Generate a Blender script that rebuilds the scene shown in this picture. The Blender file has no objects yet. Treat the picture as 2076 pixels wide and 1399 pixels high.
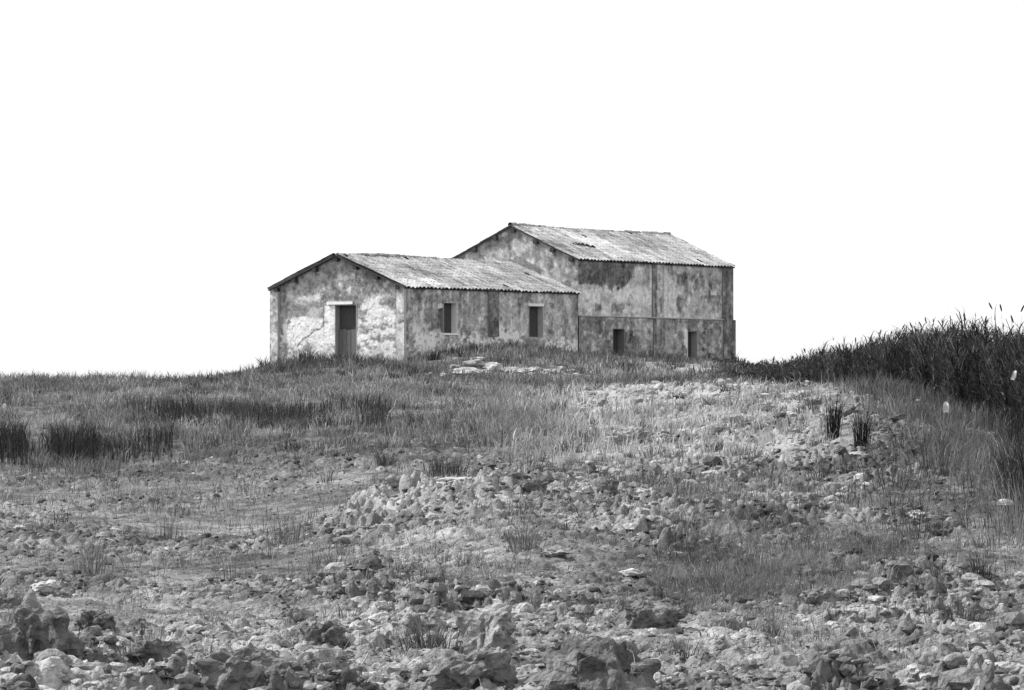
import bpy, bmesh, math, random
import numpy as np
from mathutils import Vector
R = np.random.default_rng(7)
random.seed(7)
SC = bpy.context.scene
COL = SC.collection

# ------------------------------------------------------------------ survey of the place
# camera eye 1.6 m above the field, long lens (F = focal length in photo pixels), horizon at row CY
CX, CY, F, H = 1038.0, 790.0, 7300.0, 1.6
def at(u, v, Y):
    return ((u - CX) / F * Y, Y, H + (CY - v) / F * Y)
X0, Y0 = -4.65, 158.0                      # near corner of the low building
LX, LY = .599, .801                        # along its long wall
GX, GY = -.801, .599                       # along its gable wall
TX, TY = X0 + LX * 12.92, Y0 + LY * 12.92  # where the tall building begins
LEN1, LEN2, WID = 12.92, 13.12, 7.71
def on_front(u, v, ox=X0, oy=Y0):
    k = (u - CX) / F
    s = (k * oy - ox) / (LX - LY * k)
    return s, H + (CY - v) / F * (oy + LY * s)
def on_gable(u, v, ox=X0, oy=Y0):
    k = (u - CX) / F
    w = (ox - k * oy) / (k * GY - GX)
    return w, H + (CY - v) / F * (oy + GY * w)
def tall_front(u, v): return on_front(u, v, TX, TY)
def tall_gable(u, v): return on_gable(u, v, TX, TY)

# ------------------------------------------------------------------ noise
def h2(ix, iy, seed):
    n = (ix.astype(np.int64) * 374761393 + iy.astype(np.int64) * 668265263 + seed * 974634721) & 0xffffffff
    n = ((n ^ (n >> 13)) * 1274126177) & 0xffffffff
    n = ((n ^ (n >> 16)) * 2246822519) & 0xffffffff
    return ((n ^ (n >> 15)) & 0xffffff) / float(0xffffff)
def vn(x, y, seed=0):
    x = np.asarray(x, float); y = np.asarray(y, float)
    ix = np.floor(x); iy = np.floor(y); fx = x - ix; fy = y - iy
    fx = fx * fx * (3 - 2 * fx); fy = fy * fy * (3 - 2 * fy)
    a = h2(ix, iy, seed); b = h2(ix + 1, iy, seed); c = h2(ix, iy + 1, seed); d = h2(ix + 1, iy + 1, seed)
    return (a + (b - a) * fx) * (1 - fy) + (c + (d - c) * fx) * fy
def fbm(x, y, o=4, seed=0):
    t = 0; a = .5; n = 0
    for i in range(o):
        t = t + a * vn(x * 2 ** i + i * 17.3, y * 2 ** i - i * 9.1, seed + i); n += a; a *= .5
    return t / n
def h3(ix, iy, iz, seed): return h2(ix + iz * 57, iy + iz * 113, seed + 5)
def vn3(p, seed):
    i = np.floor(p); f = p - i; f = f * f * (3 - 2 * f); t = 0
    for dx in (0, 1):
        for dy in (0, 1):
            for dz in (0, 1):
                w = (f[:, 0] if dx else 1 - f[:, 0]) * (f[:, 1] if dy else 1 - f[:, 1]) * (f[:, 2] if dz else 1 - f[:, 2])
                t = t + w * h3(i[:, 0] + dx, i[:, 1] + dy, i[:, 2] + dz, seed)
    return t
def cell(x, y, seed):
    ix = np.floor(x); iy = np.floor(y)
    best = np.full(x.shape, 9.); bid = np.zeros(x.shape)
    for dx in (-1, 0, 1):
        for dy in (-1, 0, 1):
            cx = ix + dx; cy = iy + dy
            px = cx + h2(cx, cy, seed); py = cy + h2(cx, cy, seed + 1)
            d = (px - x) ** 2 + (py - y) ** 2
            m = d < best
            best = np.where(m, d, best); bid = np.where(m, h2(cx, cy, seed + 2), bid)
    return best, bid
def sstep(a, b, x):
    t = np.clip((x - a) / (b - a), 0, 1); return t * t * (3 - 2 * t)
def lin(d):
    d = np.asarray(d, float)
    return np.where(d <= .04045, d / 12.92, ((d + .055) / 1.055) ** 2.4)

# ------------------------------------------------------------------ mesh and object helpers
def mesh_np(name, co, faces, tone=None, smooth=False):
    co = np.asarray(co, np.float32); faces = np.asarray(faces, np.int32)
    me = bpy.data.meshes.new(name)
    k = faces.shape[1]
    me.vertices.add(len(co)); me.vertices.foreach_set('co', co.ravel())
    me.loops.add(faces.size); me.loops.foreach_set('vertex_index', faces.ravel())
    me.polygons.add(len(faces)); me.polygons.foreach_set('loop_start', np.arange(0, faces.size, k, dtype=np.int32))
    me.update(calc_edges=True)
    if tone is not None:
        a = me.attributes.new('tone', 'FLOAT', 'POINT'); a.data.foreach_set('value', np.asarray(tone, np.float32))
    me.polygons.foreach_set('use_smooth', np.full(len(faces), smooth))
    me.update()
    return me
def obj(name, me, mat, parent=None):
    o = bpy.data.objects.new(name, me); COL.objects.link(o)
    if mat is not None:
        me.materials.clear(); me.materials.append(mat)
    if parent is not None: o.parent = parent
    return o
def tag(o, label=None, cat=None, group=None, kind=None):
    if label: o['label'] = label
    if cat: o['category'] = cat
    if group: o['group'] = group
    if kind: o['kind'] = kind
    return o
def empty(name, loc):
    o = bpy.data.objects.new(name, None); o.location = loc; COL.objects.link(o); return o
class MB:
    """collects pieces into one mesh (quads only; triangles repeat a corner-free fan is avoided)"""
    def __init__(self): self.co = []; self.q = []; self.t = []; self.n = 0
    def add(self, co, q, t):
        co = np.asarray(co, float).reshape(-1, 3); q = np.asarray(q, int).reshape(-1, 4)
        self.co.append(co); self.q.append(q + self.n)
        self.t.append(np.full(len(co), t) if np.isscalar(t) else np.asarray(t).ravel()); self.n += len(co)
    def box(self, o, ax, ay, az, t):
        o, ax, ay, az = (np.asarray(v, float) for v in (o, ax, ay, az))
        c = [o + ax * i + ay * j + az * k for k in (0, 1) for j in (0, 1) for i in (0, 1)]
        self.add(c, [(0, 2, 3, 1), (4, 5, 7, 6), (0, 1, 5, 4), (2, 6, 7, 3), (0, 4, 6, 2), (1, 3, 7, 5)], t)
    def build(self, name, mat, parent=None, smooth=False):
        return obj(name, mesh_np(name, np.concatenate(self.co), np.concatenate(self.q), np.concatenate(self.t), smooth), mat, parent)

# ------------------------------------------------------------------ materials (all driven by the surface's own tone plus procedural grain)
def material(name, scale=20, lo=.75, hi=1.2, bump=.3, bscale=40, rough=.95, dist=.02, trans=0, spec=.15, stretch=(1, 1, 1)):
    m = bpy.data.materials.new(name); m.use_nodes = True
    nt = m.node_tree; N = nt.nodes; Lk = nt.links
    p = N['Principled BSDF']
    p.inputs['Roughness'].default_value = rough
    p.inputs['Specular IOR Level'].default_value = spec
    tc = N.new('ShaderNodeTexCoord'); mp = N.new('ShaderNodeMapping'); mp.inputs['Scale'].default_value = stretch
    Lk.new(tc.outputs['Object'], mp.inputs['Vector'])
    at_ = N.new('ShaderNodeAttribute'); at_.attribute_name = 'tone'
    no = N.new('ShaderNodeTexNoise'); no.inputs['Scale'].default_value = scale; no.inputs['Detail'].default_value = 5
    no.inputs['Roughness'].default_value = .65
    Lk.new(mp.outputs[0], no.inputs['Vector'])
    mr = N.new('ShaderNodeMapRange'); mr.inputs['From Min'].default_value = .3; mr.inputs['From Max'].default_value = .7
    mr.inputs['To Min'].default_value = lo; mr.inputs['To Max'].default_value = hi
    Lk.new(no.outputs['Fac'], mr.inputs['Value'])
    mu = N.new('ShaderNodeMath'); mu.operation = 'MULTIPLY'
    Lk.new(at_.outputs['Fac'], mu.inputs[0]); Lk.new(mr.outputs[0], mu.inputs[1])
    mn = N.new('ShaderNodeMath'); mn.operation = 'MINIMUM'; mn.inputs[1].default_value = .88
    Lk.new(mu.outputs[0], mn.inputs[0])
    cb = N.new('ShaderNodeCombineColor')
    for i in range(3): Lk.new(mn.outputs[0], cb.inputs[i])
    Lk.new(cb.outputs[0], p.inputs['Base Color'])
    if bump:
        nb = N.new('ShaderNodeTexNoise'); nb.inputs['Scale'].default_value = bscale; nb.inputs['Detail'].default_value = 6
        Lk.new(mp.outputs[0], nb.inputs['Vector'])
        b = N.new('ShaderNodeBump'); b.inputs['Strength'].default_value = bump; b.inputs['Distance'].default_value = dist
        Lk.new(nb.outputs['Fac'], b.inputs['Height']); Lk.new(b.outputs[0], p.inputs['Normal'])
    if trans:
        tr = N.new('ShaderNodeBsdfTranslucent'); Lk.new(cb.outputs[0], tr.inputs['Color'])
        mx = N.new('ShaderNodeMixShader'); mx.inputs[0].default_value = trans
        Lk.new(p.outputs[0], mx.inputs[1]); Lk.new(tr.outputs[0], mx.inputs[2])
        Lk.new(mx.outputs[0], N['Material Output'].inputs['Surface'])
    return m
M_SOIL = material('dry_soil', 22, .62, 1.35, .9, 45, dist=.03)
M_CLOD = material('crusted_clod', 14, .6, 1.35, 1.0, 30, dist=.04)
M_STONE = material('pale_stone', 12, .75, 1.15, .6, 25, dist=.02)
M_PLASTER = material('old_plaster', 9, .86, 1.14, .5, 22, dist=.02)
M_TILE = material('weathered_roof_tile', 7, .78, 1.2, .4, 25, dist=.02)
M_WOOD = material('old_wood', 6, .7, 1.2, .4, 12, stretch=(6, 6, 1))
M_GRASS = material('grass_blade', 3, .8, 1.2, 0, trans=.25)
M_REED = material('reed_leaf', 3, .7, 1.25, 0, trans=.15)
M_PAPER = material('white_scrap', 8, .95, 1.05, .2, 20)

# ------------------------------------------------------------------ the lie of the land: (photo column, photo row, metres away)
CTRL = [
 # left
 (-200,1399,18),(0,1399,18),(300,1399,18),(600,1399,18),(0,1200,27),(300,1180,29),(600,1180,29),(-200,1180,29),
 (0,1060,43),(300,1060,43),(600,1075,41),(-200,1060,43),(0,945,70),(340,945,70),(-200,945,70),(560,930,66),(560,985,55),
 (0,872,88),(300,870,88),(560,868,88),(-200,872,88),(0,838,98),(300,830,102),(600,812,106),(0,800,116),(300,793,118),(600,785,121),(-200,800,116),
 (-200,776,142),(0,776,142),(300,777,142),(450,775,142),(-200,773,156),(0,773,156),(300,774,156),(470,770,156),(-200,778,168),(0,778,168),(300,778,168),(480,768,168),
 # building terrace
 (560,752,150),(560,746,162),(700,742,152),(720,727,161),(822,740,156),(822,735,160),(620,765,142),(640,738,165),
 # middle
 (800,1399,18),(1100,1399,18),(900,1250,24),(750,1150,31),(1000,1150,29),(760,1000,40),(1000,980,40),(1250,985,41),(1330,1000,40),
 (1000,945,58),(800,940,60),(1200,930,62),(900,885,76),(1150,880,76),(1000,850,88),(900,822,102),(1150,815,106),(1000,797,119),(800,780,124),
 (850,765,140),(1000,772,138),(1150,775,136),(960,752,148),(1080,752,149),(920,719,157.5),(1030,712,159.5),(1120,715,161),(960,708,162),(1150,722,164),(870,727,156),
 (1000,712,168),(900,720,168),(1240,722,169),(1240,742,158),(1340,750,158),(1400,742,164),(1400,726,174),(1485,732,178),(1480,750,160),(1300,768,142),(1450,775,138),(1200,771,140),
 # pale bench and right-hand spoil ridge
 (1230,783,124),(1400,786,118),(1520,789,108),(1250,805,110),(1250,840,94),(1400,815,98),(1400,860,80),(1300,880,72),(1640,784,84),(1560,800,84),(1600,860,68),
 (1740,800,76),(1830,858,60),(1500,940,57),(1650,945,52),(1930,948,46),(1800,960,49),(1400,1000,44),(1600,1030,41),(1800,1040,39),(2000,1035,39),
 (1500,1100,33),(1750,1110,32),(2000,1150,30),(2200,1180,29),(1300,1190,28),(1600,1200,27.5),(1900,1240,25),(1400,1399,18),(1700,1399,18),(2076,1399,18),(2300,1399,18),
 # ditch side and reed bank
 (1850,835,72),(1950,905,57),(2076,1080,37),(2076,985,44),(2250,1060,37),(2250,980,44),
 (2076,900,60),(1950,850,72),(1850,806,85),(1750,793,95),(1600,786,115),(1520,778,132),(2250,900,54),(1700,782,110),(1850,785,105),(2000,800,95),(2200,810,85),
 (1600,770,145),(1800,762,140),(2076,765,130),(2250,765,130),(1600,765,165),(1850,760,165),(2150,760,165),
]
def _rbf():
    P = np.array([((u - CX) / 600., 4 * math.log(D / 40.)) for u, v, D in CTRL])
    z = np.array([H + (CY - v) / F * D for u, v, D in CTRL])
    d = np.linalg.norm(P[:, None] - P[None], axis=2)
    K = np.where(d > 0, d * d * np.log(d + 1e-12), 0) + np.eye(len(P)) * .003
    A = np.zeros((len(P) + 3,) * 2); A[:-3, :-3] = K
    Q = np.c_[np.ones(len(P)), P]; A[:-3, -3:] = Q; A[-3:, :-3] = Q.T
    w = np.linalg.solve(A, np.r_[z, 0, 0, 0])
    U = np.linspace(-260, 2340, 260); T = np.linspace(math.log(14), math.log(172), 300)
    g = np.stack(np.meshgrid((U - CX) / 600., 4 * (T - math.log(40.))), -1).reshape(-1, 2)
    out = np.zeros(len(g))
    for i in range(0, len(g), 8000):
        r = np.linalg.norm(g[i:i + 8000, None] - P[None], axis=2)
        out[i:i + 8000] = np.where(r > 0, r * r * np.log(r + 1e-12), 0) @ w[:-3] + w[-3] + g[i:i + 8000] @ w[-2:]
    return U, T, out.reshape(len(T), len(U))
RU, RT, RZ = _rbf()
def fan(x, y):
    D = np.maximum(np.asarray(y, float), 14.)
    return CX + F * np.asarray(x, float) / D, D
def base_z(x, y):
    u, D = fan(x, y)
    i = np.clip((u - RU[0]) / (RU[1] - RU[0]), 0, len(RU) - 1.001); j = np.clip((np.log(D) - RT[0]) / (RT[1] - RT[0]), 0, len(RT) - 1.001)
    a = i.astype(int); b = j.astype(int); fa = i - a; fb = j - b
    z = (RZ[b, a] * (1 - fa) + RZ[b, a + 1] * fa) * (1 - fb) + (RZ[b + 1, a] * (1 - fa) + RZ[b + 1, a + 1] * fa) * fb
    t = sstep(185, 330, D)
    return z * (1 - t) - 2.0 * t
def sb(u, D, u0, u1, d0, d1, su=60, sd=.06):
    """soft patch of land between two bearings and two distances"""
    l = np.log(D)
    return sstep(u0 - su, u0 + su, u) * (1 - sstep(u1 - su, u1 + su, u)) * sstep(math.log(d0) - sd, math.log(d0) + sd, l) * (1 - sstep(math.log(d1) - sd, math.log(d1) + sd, l))
def roughness(u, D, x, y):
    a = .044 + 0 * u
    a = np.maximum(a, .11 * sb(u, D, -900, 3000, 9, 23.5, 60, .10))
    a = np.maximum(a, .088 * sb(u, D, 620, 2000, 23, 44, 120, .08))
    a = np.maximum(a, .088 * sb(u, D, 1150, 1900, 42, 82, 90, .1))
    a = np.maximum(a, .085 * sb(u, D, 1150, 1720, 78, 126, 80, .03))
    a = np.maximum(a, .05 * sb(u, D, 620, 1250, 40, 48, 80, .08))
    n = fbm(x * .55, y * .25, 2, 91)
    return a * (.45 + 1.1 * sstep(.3, .7, n))
def clods(x, y, D, amp):
    wx = x + .06 * (fbm(x * 7, y * 7, 2, 11) - .5) + .02 * (vn(x * 30, y * 30, 13) - .5); wy = y + .06 * (fbm(x * 7 + 40, y * 7, 2, 12) - .5)
    z = np.zeros_like(x); tone = np.zeros_like(x)
    u = CX + F * x / np.maximum(y, 14.)
    big = .22 + .22 * np.maximum(sb(u, D, -900, 3000, 9, 22.5, 60, .1), .6 * sb(u, D, 700, 1900, 30, 80, 80, .1))
    for c, k, sd in ((.42, big, 21), (.2, .75, 31), (.1, .85, 41), (.05, .65, 45)):
        d, i = cell(wx / c, wy / c, sd)
        r = .42 + .3 * ((i * 7.7) % 1)
        b = np.sqrt(np.clip(1 - d / r ** 2, 0, 1)) * sstep(.25, .95, i)
        z += k * b * c * .62; tone += k * (((i * 13.3) % 1) - .5) * (b > .02)
    z += .11 * fbm(x * 14, y * 14, 4, 51) + .10 * np.abs(fbm(x * 5, y * 5, 4, 53) - .5)
    return (z - .12) * amp / .10, tone
def soil_tone(u, D, x, y):
    n = fbm(x * .8, y * .35, 4, 61); m = fbm(x * 3, y * 3, 3, 63)
    d = .56 + .09 * sb(u, D, -900, 3000, 9, 25, 60, .1) + .05 * sb(u, D, 680, 2000, 23, 82, 100, .1)
    d += .16 * sb(u, D, 640, 1000, 30, 44, 120, .1) + .12 * sb(u, D, 1200, 1700, 50, 90, 100, .1)
    d += .22 * sb(u, D, 1180, 1660, 97, 124, 50, .03) + .08 * sb(u, D, 1000, 1500, 84, 126, 120, .05)
    d += .26 * sb(u, D, 1320, 1480, 157.5, 164, 25, .01) + .14 * sb(u, D, 1180, 1560, 150, 172, 60, .02)
    d += .42 * sb(u, D, 915, 1215, 145, 150.5, 12, .004) * sstep(.42, .55, fbm(x * 3, y * 2, 3, 65))
    d -= .10 * sb(u, D, -300, 1150, 62, 175, 90, .06) + .05 * sb(u, D, 1350, 1850, 26, 37, 60, .06)
    d -= .14 * sb(u, D, 1780, 3000, 37, 175, 70, .08)
    d += .42 * (n - .5) + .40 * (m - .5) + .30 * (fbm(x * 9, y * 6, 3, 67) - .5)
    return np.clip(d, .2, .88)
def ground(x, y, detail=True):
    x = np.asarray(x, float); y = np.asarray(y, float)
    u, D = fan(x, y)
    z = base_z(x, y)
    a = roughness(u, D, x, y)
    c, ct = clods(x, y, D, a)
    z = z + c * (1 - sstep(128, 150, D)) + .10 * (fbm(x * .35, y * .2, 3, 71) - .5) * sstep(20, 60, D)
    if not detail: return z
    return z, soil_tone(u, D, x, y), ct * np.clip(a / .08, .15, 1)
def gz(x, y): return float(ground(np.array([x]), np.array([y]), False)[0])
def hit(u, v, dmin=15., dmax=168.):
    """nearest spot of ground seen along bearing u at row v"""
    D = np.exp(np.linspace(math.log(dmin), math.log(dmax), 1600)); x = (u - CX) / F * D
    z = base_z(x, D)
    row = CY - (z - H) * F / D
    i = np.argmax(row <= v) if (row <= v).any() else len(D) - 1
    return x[i], D[i], z[i]
EB = 1.8   # overall light the open ground receives, used to turn photo greys into albedo
def build_ground():
    ys = [9.]
    while ys[-1] < 46: ys.append(ys[-1] * 1.00085)
    while ys[-1] < 190: ys.append(ys[-1] * 1.0026)
    while ys[-1] < 7000: ys.append(ys[-1] * 1.07)
    ys = np.r_[-60, -25, -8, 2, 6, ys]
    ain = np.arange(-.160, .1601, .00042); ex = np.geomspace(.004, 2.6, 34)
    a = np.r_[(-.160 - ex)[::-1], ain, .160 + ex]
    A, Y = np.meshgrid(a, ys); X = A * np.maximum(Y, 9.)
    sh = X.shape; x = X.ravel(); y = Y.ravel()
    z, d, ct = ground(x, y)
    alb = lin(np.clip(d + .11 * ct, .15, .9)) / EB
    n, m = sh
    i = np.arange(n * m).reshape(n, m)
    q = np.stack([i[:-1, :-1], i[:-1, 1:], i[1:, 1:], i[1:, :-1]], -1).reshape(-1, 4)
    o = obj('ground', mesh_np('ground', np.c_[x, y, z], q, alb, True), M_SOIL)
    tag(o, 'rough ploughed and grassy field rising to the farm', kind='structure')
build_ground()

# ------------------------------------------------------------------ rocks and clods
def ico(sub):
    b = bmesh.new(); bmesh.ops.create_icosphere(b, subdivisions=sub, radius=1)
    v = np.array([x.co[:] for x in b.verts]); f = np.array([[q.index for q in t.verts] for t in b.faces]); b.free()
    return v, f
ICO = {k: ico(k) for k in (1, 2, 3, 5)}
def rock(seed, sub, rough=1.0):
    v, f = ICO[sub]; rg = np.random.default_rng(seed)
    p = v.copy()
    for k in range(5):
        n = rg.normal(size=3); n /= np.linalg.norm(n); c = rg.uniform(.55, .9)
        d = p @ n; m = d > c; p[m] -= np.outer(d[m] - c, n)
    o = rg.uniform(0, 50, 3)
    r = 1 + rough * (.7 * (vn3(p * 1.7 + o, seed) - .5) + .5 * (vn3(p * 3.6 + o, seed + 1) - .5) + .25 * (vn3(p * 8 + o, seed + 6) - .5))
    if sub == 3: r += rough * (.30 * (vn3(p * 7 + o, seed + 2) - .5) + .22 * (vn3(p * 15 + o, seed + 3) - .5) + .10 * (vn3(p * 30 + o, seed + 4) - .5))
    return p * r[:, None], f
def scatter_clods():
    vs = {1: [rock(100 + i, 1) for i in range(10)], 2: [rock(200 + i, 2) for i in range(14)]}
    for sub, n, smin, smax, nm, lab in ((2, 24000, .018, .075, 'soil_clods', 'loose lumps of ploughed earth strewn over the field'), (1, 52000, .010, .034, 'soil_crumbs', 'small crumbs of earth and pebbles between the clods')):
        u = R.uniform(-300, 2380, n); D = np.exp(R.uniform(math.log(15.5), math.log(80 if sub == 2 else 60), n))
        x = (u - CX) / F * D
        z, d, ct = ground(x, D); rg = roughness(u, D, x, D)
        keep = R.uniform(size=n) < np.clip(rg / .075, .22 if sub == 2 else .6, 1)
        x, D, z, d, rg = x[keep], D[keep], z[keep], d[keep], rg[keep]
        s = smin * (smax / smin) ** (R.uniform(size=len(x)) ** 1.6) * np.clip(rg / .07, .5, 1.25) * (1 + (np.clip(D / 32, 1, 1.7) - 1) * sstep(650, 900, CX + F * x / D))
        co = []; fa = []; tn = []; k = 0
        for i in range(len(x)):
            v, f = vs[sub][R.integers(len(vs[sub]))]
            t = R.uniform(0, 6.283); c, q = math.cos(t), math.sin(t)
            sx, sy, sz = s[i] * R.uniform(.7, 1.4), s[i] * R.uniform(.7, 1.3), s[i] * R.uniform(.4, .85)
            p = v * (sx, sy, sz); p = np.c_[p[:, 0] * c - p[:, 1] * q, p[:, 0] * q + p[:, 1] * c, p[:, 2]]
            co.append(p + (x[i], D[i], z[i] + sz * .02)); fa.append(f + k); k += len(v)
            tt = d[i] + R.normal() * .155 + (.18 if R.uniform() < .16 else 0)
            tn.append(np.full(len(v), float(lin(np.clip(tt, .26 + 2.2 * min(s[i], .09), .90))) / EB))
        o = obj(nm, mesh_np(nm, np.concatenate(co), np.concatenate(fa), np.concatenate(tn), sub == 1), M_CLOD)
        tag(o, lab, 'soil', kind='stuff')
scatter_clods()
def bench_lumps():
    n = 3600; u = R.uniform(1100, 1720, n); D = np.exp(R.uniform(math.log(82), math.log(126), n)); x = (u - CX) / F * D
    z, d, ct = ground(x, D); k = R.uniform(size=n) < np.clip(.12 + 1.0 * sb(u, D, 1190, 1660, 100, 126, 50, .03), 0, 1) * sstep(.36, .62, fbm(x * .9, D * .4, 3, 83))
    vs = [rock(400 + i, 2) for i in range(12)]; co = []; fa = []; tn = []; m = 0
    for i in np.nonzero(k)[0]:
        v, f = vs[R.integers(12)]; s = .03 * 6.5 ** (R.uniform() ** 1.6); t = R.uniform(0, 6.28); p = v * (s * R.uniform(.8, 1.5), s, s * R.uniform(.6, 1.1))
        p = np.c_[p[:, 0] * math.cos(t) - p[:, 1] * math.sin(t), p[:, 0] * math.sin(t) + p[:, 1] * math.cos(t), p[:, 2]]
        co.append(p + (x[i], D[i], z[i] + s * .05)); fa.append(f + m); m += len(v)
        tn.append(np.full(len(v), float(lin(np.clip(d[i] + R.normal() * .10 + .02, .3, .9))) / EB))
    o = obj('pale_clods', mesh_np('pale_clods', np.concatenate(co), np.concatenate(fa), np.concatenate(tn), False), M_CLOD)
    tag(o, 'pale dry lumps of earth along the bench below the tall building', 'soil', kind='stuff')
bench_lumps()
def one_rock(name, label, cat, u, v, wpx, hpx, d, seed, mat=None, group=None, depth=.9, tilt=0, sub=5, lift=.36, rough=1.0):
    x, y, z = hit(u, v)
    w = wpx / F * y; h = hpx / F * y
    p, f = rock(seed, sub, rough)
    lo, hi = p.min(0), p.max(0)
    p = (p - (lo + hi) / 2) / ((hi - lo) / 2)
    if sub >= 5:
        p[:, 2] = np.where(p[:, 2] > .3, .3 + .45 * (p[:, 2] - .3), p[:, 2]); p[:, 2] = p[:, 2] / .615
        p[:, 2] = np.clip(p[:, 2], -1.4, 1.05)
    p = p * (w / 2, w / 2 * depth, h / 2 / (.5 + lift) * .9)
    if sub >= 5:
        nn = p / np.array([w * w, w * w * depth ** 2, h * h]); nn /= np.linalg.norm(nn, axis=1)[:, None]; k = 1 / (.5 * w + .5 * h); of = seed * 1.7
        dsp = .30 * (vn3(p * k * 3 + of, seed + 2) - .5) + .26 * (vn3(p * k * 7 + of, seed + 3) - .5) + .16 * (vn3(p * k * 15 + of, seed + 4) - .5) - .22 * np.clip(.10 - np.abs(vn3(p * k * 2.6 + of, seed + 5) - .5), 0, 1) * 4
        p = p + nn * (dsp * min(w, h) * .62)[:, None]
    c, s = math.cos(tilt), math.sin(tilt)
    p = np.c_[p[:, 0] * c - p[:, 2] * s, p[:, 1], p[:, 0] * s + p[:, 2] * c]
    n = vn3(p / max(w, .01) * 5 + 9.1, seed + 7)
    tone = lin(np.clip(d + .22 * (n - .5), .1, .93)) / EB
    o = obj(name, mesh_np(name, p, f, tone, False), mat or M_CLOD)
    o.location = (x, y + w * depth * .3, z + h * lift * .6)
    return tag(o, label, cat, group)

BIG = [
 ('earth_clod', 'hulking dark earth clod with steep shadowed face in the lower left corner', 66, 1362, 220, 165, .60, 0),
 ('earth_clod', 'pale crusted clod behind the hulking dark clod in the lower left corner', 20, 1235, 90, 50, .66, 0),
 ('earth_clod', 'rounded grey clod with arched top beside the hulking dark corner clod', 185, 1288, 84, 58, .52, 0),
 ('earth_clod', 'broad dark clod at the bottom edge between the white flake and the grass clump', 520, 1420, 230, 125, .58, .1),
 ('earth_clod', 'tall pale clod split by a crack, right beside the dense grass clump', 988, 1335, 118, 112, .74, .1),
 ('earth_clod', 'pale sloping clod just below the tall cracked clod', 950, 1412, 190, 100, .64, .35),
 ('earth_clod', 'wide dark hollowed clod at the bottom edge near the picture middle', 1215, 1420, 280, 130, .56, 0),
 ('earth_clod', 'thin pale tilted slab of earth below the small white flake', 596, 1268, 84, 40, .68, .3),
 ('earth_clod', 'blocky grey clod with dark hollow under the thin tilted slab', 655, 1318, 100, 64, .58, 0),
 ('earth_clod', 'large grooved clod with pale rim at the bottom right, the biggest on that side', 1700, 1412, 160, 90, .60, 0),
 ('earth_clod', 'low pale crusty clod at the bottom edge left of the large grooved clod', 1570, 1405, 150, 46, .68, 0),
 ('earth_clod', 'pale flat topped clod below the broad grass patch, left of two smaller lumps', 1480, 1282, 74, 42, .70, 0),
 ('earth_clod', 'peaked pale clod at the lower fringe of the broad grass patch', 1670, 1232, 84, 42, .64, .1),
 ('earth_clod', 'upright pale boulder of earth with dark side standing on the spoil ridge', 1497, 982, 44, 48, .74, .1),
 ('earth_clod', 'pointed pale clod on the spoil ridge below the upright boulder', 1632, 1046, 60, 52, .66, 0),
 ('earth_clod', 'pale lumpy crust with hollow at the top of the spoil ridge', 1278, 906, 96, 44, .76, 0),
 ('earth_clod', 'long pale ledge of crusted earth under a grass fringe on the spoil ridge', 1585, 940, 110, 22, .72, 0),
 ('earth_clod', 'rounded dark clod with a pale cap on the crest of the middle mound', 1235, 1008, 44, 40, .54, 0),
 ('earth_clod', 'bulky grey clod on the crest of the middle mound right of the white slab', 1085, 1010, 70, 40, .54, 0),
 ('earth_clod', 'pale heap of crumbly earth at the left end of the middle mound', 800, 1000, 70, 40, .72, 0),
 ('earth_clod', 'rounded dark clod at the right edge beside the grass tufts', 1905, 1090, 62, 36, .50, 0),
 ('earth_clod', 'low grey clod with dark underside between the bottom grass clump and the broad clod', 300, 1350, 130, 56, .54, 0),
 ('earth_clod', 'grey ridge shaped clod lying at the bottom right corner', 1975, 1395, 140, 50, .56, 0),
 ('earth_clod', 'squat grey clod on the slope above the wide hollowed clod', 1330, 1275, 130, 60, .60, 0),
]
for i, (nm, lab, u, v, w, h, d, tl) in enumerate(BIG):
    one_rock(nm, lab, 'clod', u, v, w * 1.05, h * 1.22, d, 300 + i, lift=.45, group='big clods of earth on the ploughed field', tilt=tl)
STONES = [
 ('white tabular stone lying on the crest of the middle mound', 922, 992, 74, 22, .92, .12),
 ('small round pale stone under the white tabular stone on the mound', 880, 1060, 34, 18, .86, 0),
 ('flat white stone alone on the slope between the grass patch and the cracked clod', 1280, 1174, 50, 18, .90, 0),
 ('bright white stone on top of the hulking dark corner clod', 92, 1212, 56, 30, .95, .1),
 ('white oval stone at the left edge on bare soil', 40, 1080, 28, 12, .93, 0),
 ('flat pale stone propped on the pale crusts near the top of the spoil ridge', 1376, 864, 46, 14, .90, .12),
 ('small pale stone at the left of the lumpy crust on the spoil ridge', 1216, 965, 26, 18, .84, 0),
 ('pale rounded stone on the right flank of the spoil ridge among grass', 1862, 1060, 34, 22, .84, 0),
 ('white lump of stone on the right flank below the dark tall tufts', 1740, 932, 46, 14, .84, 0),
 ('pale stone beside the pale heap at the left end of the mound', 770, 1086, 42, 20, .80, 0),
 ('pale stone low on the slope left of the flat white stone', 1130, 1135, 60, 20, .72, 0),
]
for i, (lab, u, v, w, h, d, tl) in enumerate(STONES):
    one_rock('pale_stone', lab, 'stone', u, v, w * 1.1, h * 1.45, d, 500 + i, M_STONE, 'pale stones scattered over the field', tilt=tl, sub=3, lift=.8)
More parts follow.
